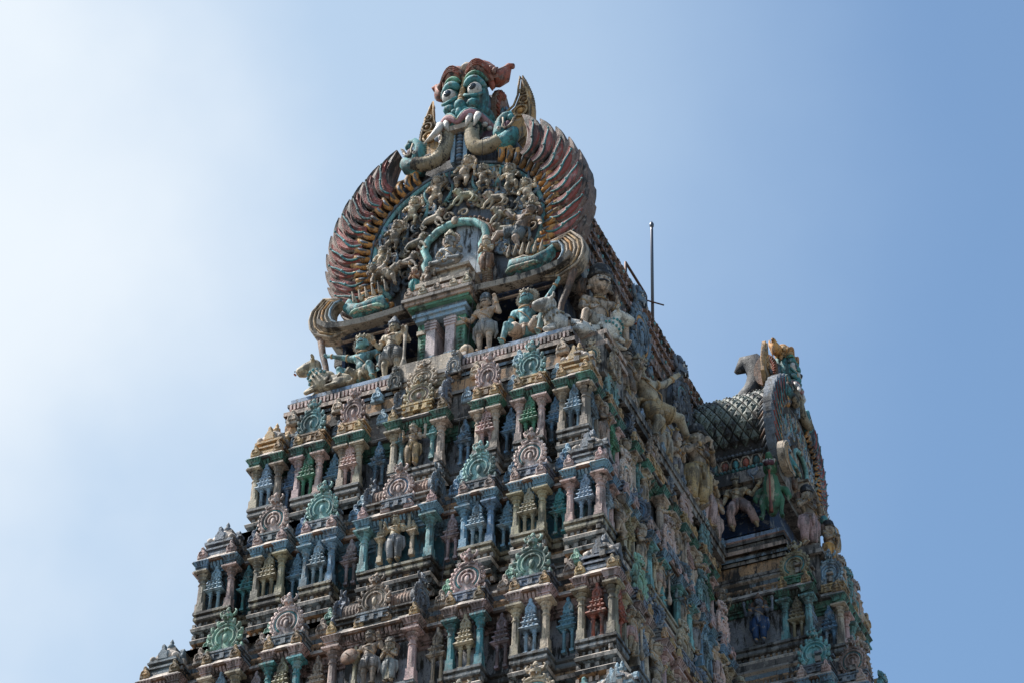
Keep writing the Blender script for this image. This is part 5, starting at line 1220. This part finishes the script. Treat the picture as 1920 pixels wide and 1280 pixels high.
# --- long side ledge
G2_ = 'statues along the side ledge'
def plinth(x0, x1, y0, y1, z0, z1): pass
statue('bull', 'white mount with dark horns carrying the big-faced rider at the corner', 3.72, 1.55, 47.0, 1.12, PI*.22, 'white', group='bull statues', cat='bull statue', flip=True)
statue('rider', 'tall rider with big staring eyes and dark domed hat at the roof corner', 3.45, 1.8, 47.45, 2.05, PI*.24, 'cream', 'white', 'black', G2_)
statue('guard_point', 'moustached figure with dark hat standing behind the rider, side ledge', 3.62, 2.95, 46.28, 1.75, PI*.4, 'tan', 'cream', 'black', G2_)
statue('striding', 'broad bearded figure in yellow draped skirt, near the roof corner', 3.75, 3.95, 46.28, 2.15, PI*.36, 'tan', 'ochre', 'tan', G2_)
statue('four_arm', 'grey four-armed figure halfway along the side ledge', 3.65, 5.15, 46.28, 1.75, PI*.4, 'grey', 'tan', 'slate', G2_)
statue('pray', 'dark small figure with folded hands, middle of the side ledge', 3.65, 5.9, 46.28, 1.45, PI*.4, 'skin', 'grey', 'tan', G2_)
statue('flute', 'tall cream figure in pleated yellow skirt playing a flute', 3.85, 6.75, 46.28, 2.2, PI*.34, 'cream', 'ochre', 'black', G2_)
statue('pray', 'slim tan woman with folded hands next to the flute player', 3.8, 7.55, 46.28, 1.65, PI*.33, 'tan', 'pink', 'black', G2_)
statue('pray', 'small brown woman in the shaded corner beside the side gable', 3.7, 8.15, 46.28, 1.5, PI*.22, 'tan', 'pink', 'brown', G2_)
# --- projecting bay under the side roof
statue('lady', 'cream woman with tall crown holding out a leaf fan on blue wall', 4.05, 8.92, 47.12, 1.55, .1, 'cream', 'pink', 'tan', 'statues of the side bay')
statue('makara', 'green upright sea monster with pale belly and long red tongue', 4.98, 8.75, 46.95, 1.6, .2, 'dgreen', cat='monster statue')
mb = MB(); mb.tube([(0,0,0),(.0,-.02,.14),(-.08,-.03,.24)], [.02,.018,.015], M['lblue'], 6); mb.plate([(-.10,.24),(.05,.2),(.14,.32),(.10,.48),(.06,.36),(-.03,.42),(-.16,.38)], -.04, -.01, M['slate'], bevel=.015)
tag(mb.build('leaf_fan', None, (4.55, 8.72, 48.25)), 'grey leaf-shaped fan held up between the woman and the green monster', 'fan')
statue('flute', 'tall cream musician at the outer corner of the side bay', 5.62, 9.35, 46.5, 1.65, PI*.3, 'cream', 'pink', 'black', 'statues of the side bay')
statue('pray', 'cream figure leaning out against the sky on the outer face, lower', 5.85, 10.15, 46.3, 1.35, PI*.42, 'cream', 'orange', 'black', 'statues of the side bay')
statue('dwarf', 'small grotesque dwarf on the ledge below the outer musician', 5.85, 10.8, 46.3, .9, PI*.45, 'tan', 'tan', 'tan', 'statues of the side bay')
statue('lion', 'small pale lion on the bay cornice, outlined against the sky', 6.15, 11.3, 45.3, .9, PI*.5, 'tan', cat='lion statue', group='lions on the side bay')
statue('dwarf_up', 'small raised-arm dwarf at the right end of the bay, lower down', 6.6, 11.2, 42.4, .9, PI*.5, 'tan', 'tan', 'tan', 'statues of the side bay')
statue('four_arm', 'dark many-armed statue in the shaded corner of the side bay', 4.55, 8.75, 43.7, 1.25, 0, 'slate', 'navy', 'brown', 'statues of the side bay')
# --- front central bays
statue('four_arm', 'cream four-armed statue in orange skirt, uppermost central bay', -.10, .12, 43.72, 1.12, 0, 'cream', 'gold', 'cream', 'statues in the central bays')
statue('four_arm', 'tan four-armed statue with grey trousers between turquoise pillars', -.03, -.60, 40.68, 1.2, 0, 'tan', 'grey', 'tan', 'statues in the central bays')
statue('guard_point', 'cream warrior in grey trousers before a teal panel, lowest central bay', -.05, -1.38, 37.12, 1.3, 0, 'cream', 'grey', 'cream', 'statues in the central bays')
statue('pray', 'short companion standing right of the lowest warrior', .38, -1.36, 37.12, 1.0, 0, 'tan', 'grey', 'tan', 'statues in the central bays')
mb = MB(); mb.lathe([(.02,-.02),(.15,-.01),(.19,.02),(.12,.05),(.03,.07)], M['brown'], n=14); s_ = mb.build('round_shield', None, (-.42, -1.52, 37.85)); s_.rotation_euler = (PI/2, 0, 0); tag(s_, 'round brown shield at the warrior\'s side in the lowest central bay', 'shield')
GS = 'statues on the sill of the side face'
k = 0
for i, lst in ((0, (('pray',1.0,'tan'),('dwarf',2.2,'cream'),('four_arm',3.3,'cream'),('pray',4.5,'tan'),('guardian',5.3,'tan'),('pray',6.6,'cream'),('flute',8.1,'tan'))),
               (1, (('dwarf',1.0,'cream'),('pray',2.25,'tan'),('guardian',3.3,'cream'),('four_arm',4.5,'slate'),('pray',5.35,'cream'),('lady',6.6,'tan'),('pray',8.1,'tan'))),
               (2, (('guardian',1.0,'tan'),('dwarf',2.25,'cream'),('four_arm',3.4,'tan'),('pray',4.4,'cream')))):
    t = TIERS[i]; nth = ('first','second','third','fourth','fifth','sixth','seventh')
    for j, (kd, u, cl) in enumerate(lst):
        look = {'pray':'figure with folded hands','dwarf':'pot-bellied dwarf','four_arm':'four-armed figure','guardian':'guardian with a club','flute':'flute player','lady':'woman with one arm out'}[kd]
        statue(kd, '%s %s, %s from the corner on the %s side pillar row' % ({'tan':'tan','cream':'cream','slate':'grey'}[cl], look, nth[j], ('top','middle','lower')[i]), t['a']-.12, t['y']+u, t['b']+.02, 1.1, PI/2, cl, random.choice(('pink','grey','tan')), 'tan', GS)
# ------------------------------------------------------------------ rail, pole and cable
iron = bpy.data.materials.new('rusty_iron'); iron.use_nodes = True; ib = iron.node_tree.nodes['Principled BSDF']; ib.inputs['Base Color'].default_value = (.10,.055,.04,1); ib.inputs['Roughness'].default_value = .6; ib.inputs['Metallic'].default_value = .5
steel = bpy.data.materials.new('galvanised_steel'); steel.use_nodes = True; ib = steel.node_tree.nodes['Principled BSDF']; ib.inputs['Base Color'].default_value = (.12,.12,.135,1); ib.inputs['Roughness'].default_value = .4; ib.inputs['Metallic'].default_value = .8
mb = MB(); mb.tube([(2.3,6.33,53.25),(2.3,6.33,53.94),(2.3,6.9,53.96),(2.3,7.60,53.98),(2.3,7.68,53.95),(2.3,7.69,53.2)], .035, iron, 7)
rl = mb.build('hand_rail'); tag(rl, 'rusty bent hand rail standing on the tiled roof slope', 'rail')
mb = MB(); mb.tube([(2.0,7.7,54.05),(2.55,8.25,54.05)], .02, iron, 6); mb.build('cross_bar', rl)
mb = MB(); mb.lathe([(.042,53.0),(.04,56.55),(.035,56.66)], steel, (2.3, 8.12), 9); po = mb.build('lightning_rod'); tag(po, 'thin upright grey metal pole with round tip on the roof', 'pole')
mb = MB(); mb.lathe([(.03,56.62),(.055,56.68),(.06,56.74),(.035,56.80),(.0,56.86)], steel, (2.3, 8.12), 9); mb.build('rod_tip', po)
mb = MB(); cab = bpy.data.materials.new('grey_cable'); cab.use_nodes = True; cab.node_tree.nodes['Principled BSDF'].inputs['Specular IOR Level'].default_value = 0; cab.node_tree.nodes['Principled BSDF'].inputs['Roughness'].default_value = 1; cab.node_tree.nodes['Principled BSDF'].inputs['Base Color'].default_value = (.03,.03,.035,1)
mb.tube([(.84,1.0,54.7),(.85,1.0,53.98),(.83,1.1,52.09),(.86,.9,50.22),(1.03,.45,48.34),(1.09,.15,46.88),(1.17,-.12,45.42),(1.42,-.95,42.86),(1.67,-1.8,39.34),(1.9,-2.5,37.05),(2.05,-2.9,35.5),(3.2,-5.5,26),(5,-8.5,14),(6.5,-12,0)], .006, cab, 5)
tag(mb.build('hanging_cable'), 'thin grey cable hanging from the mask down the face of the tower', 'cable')
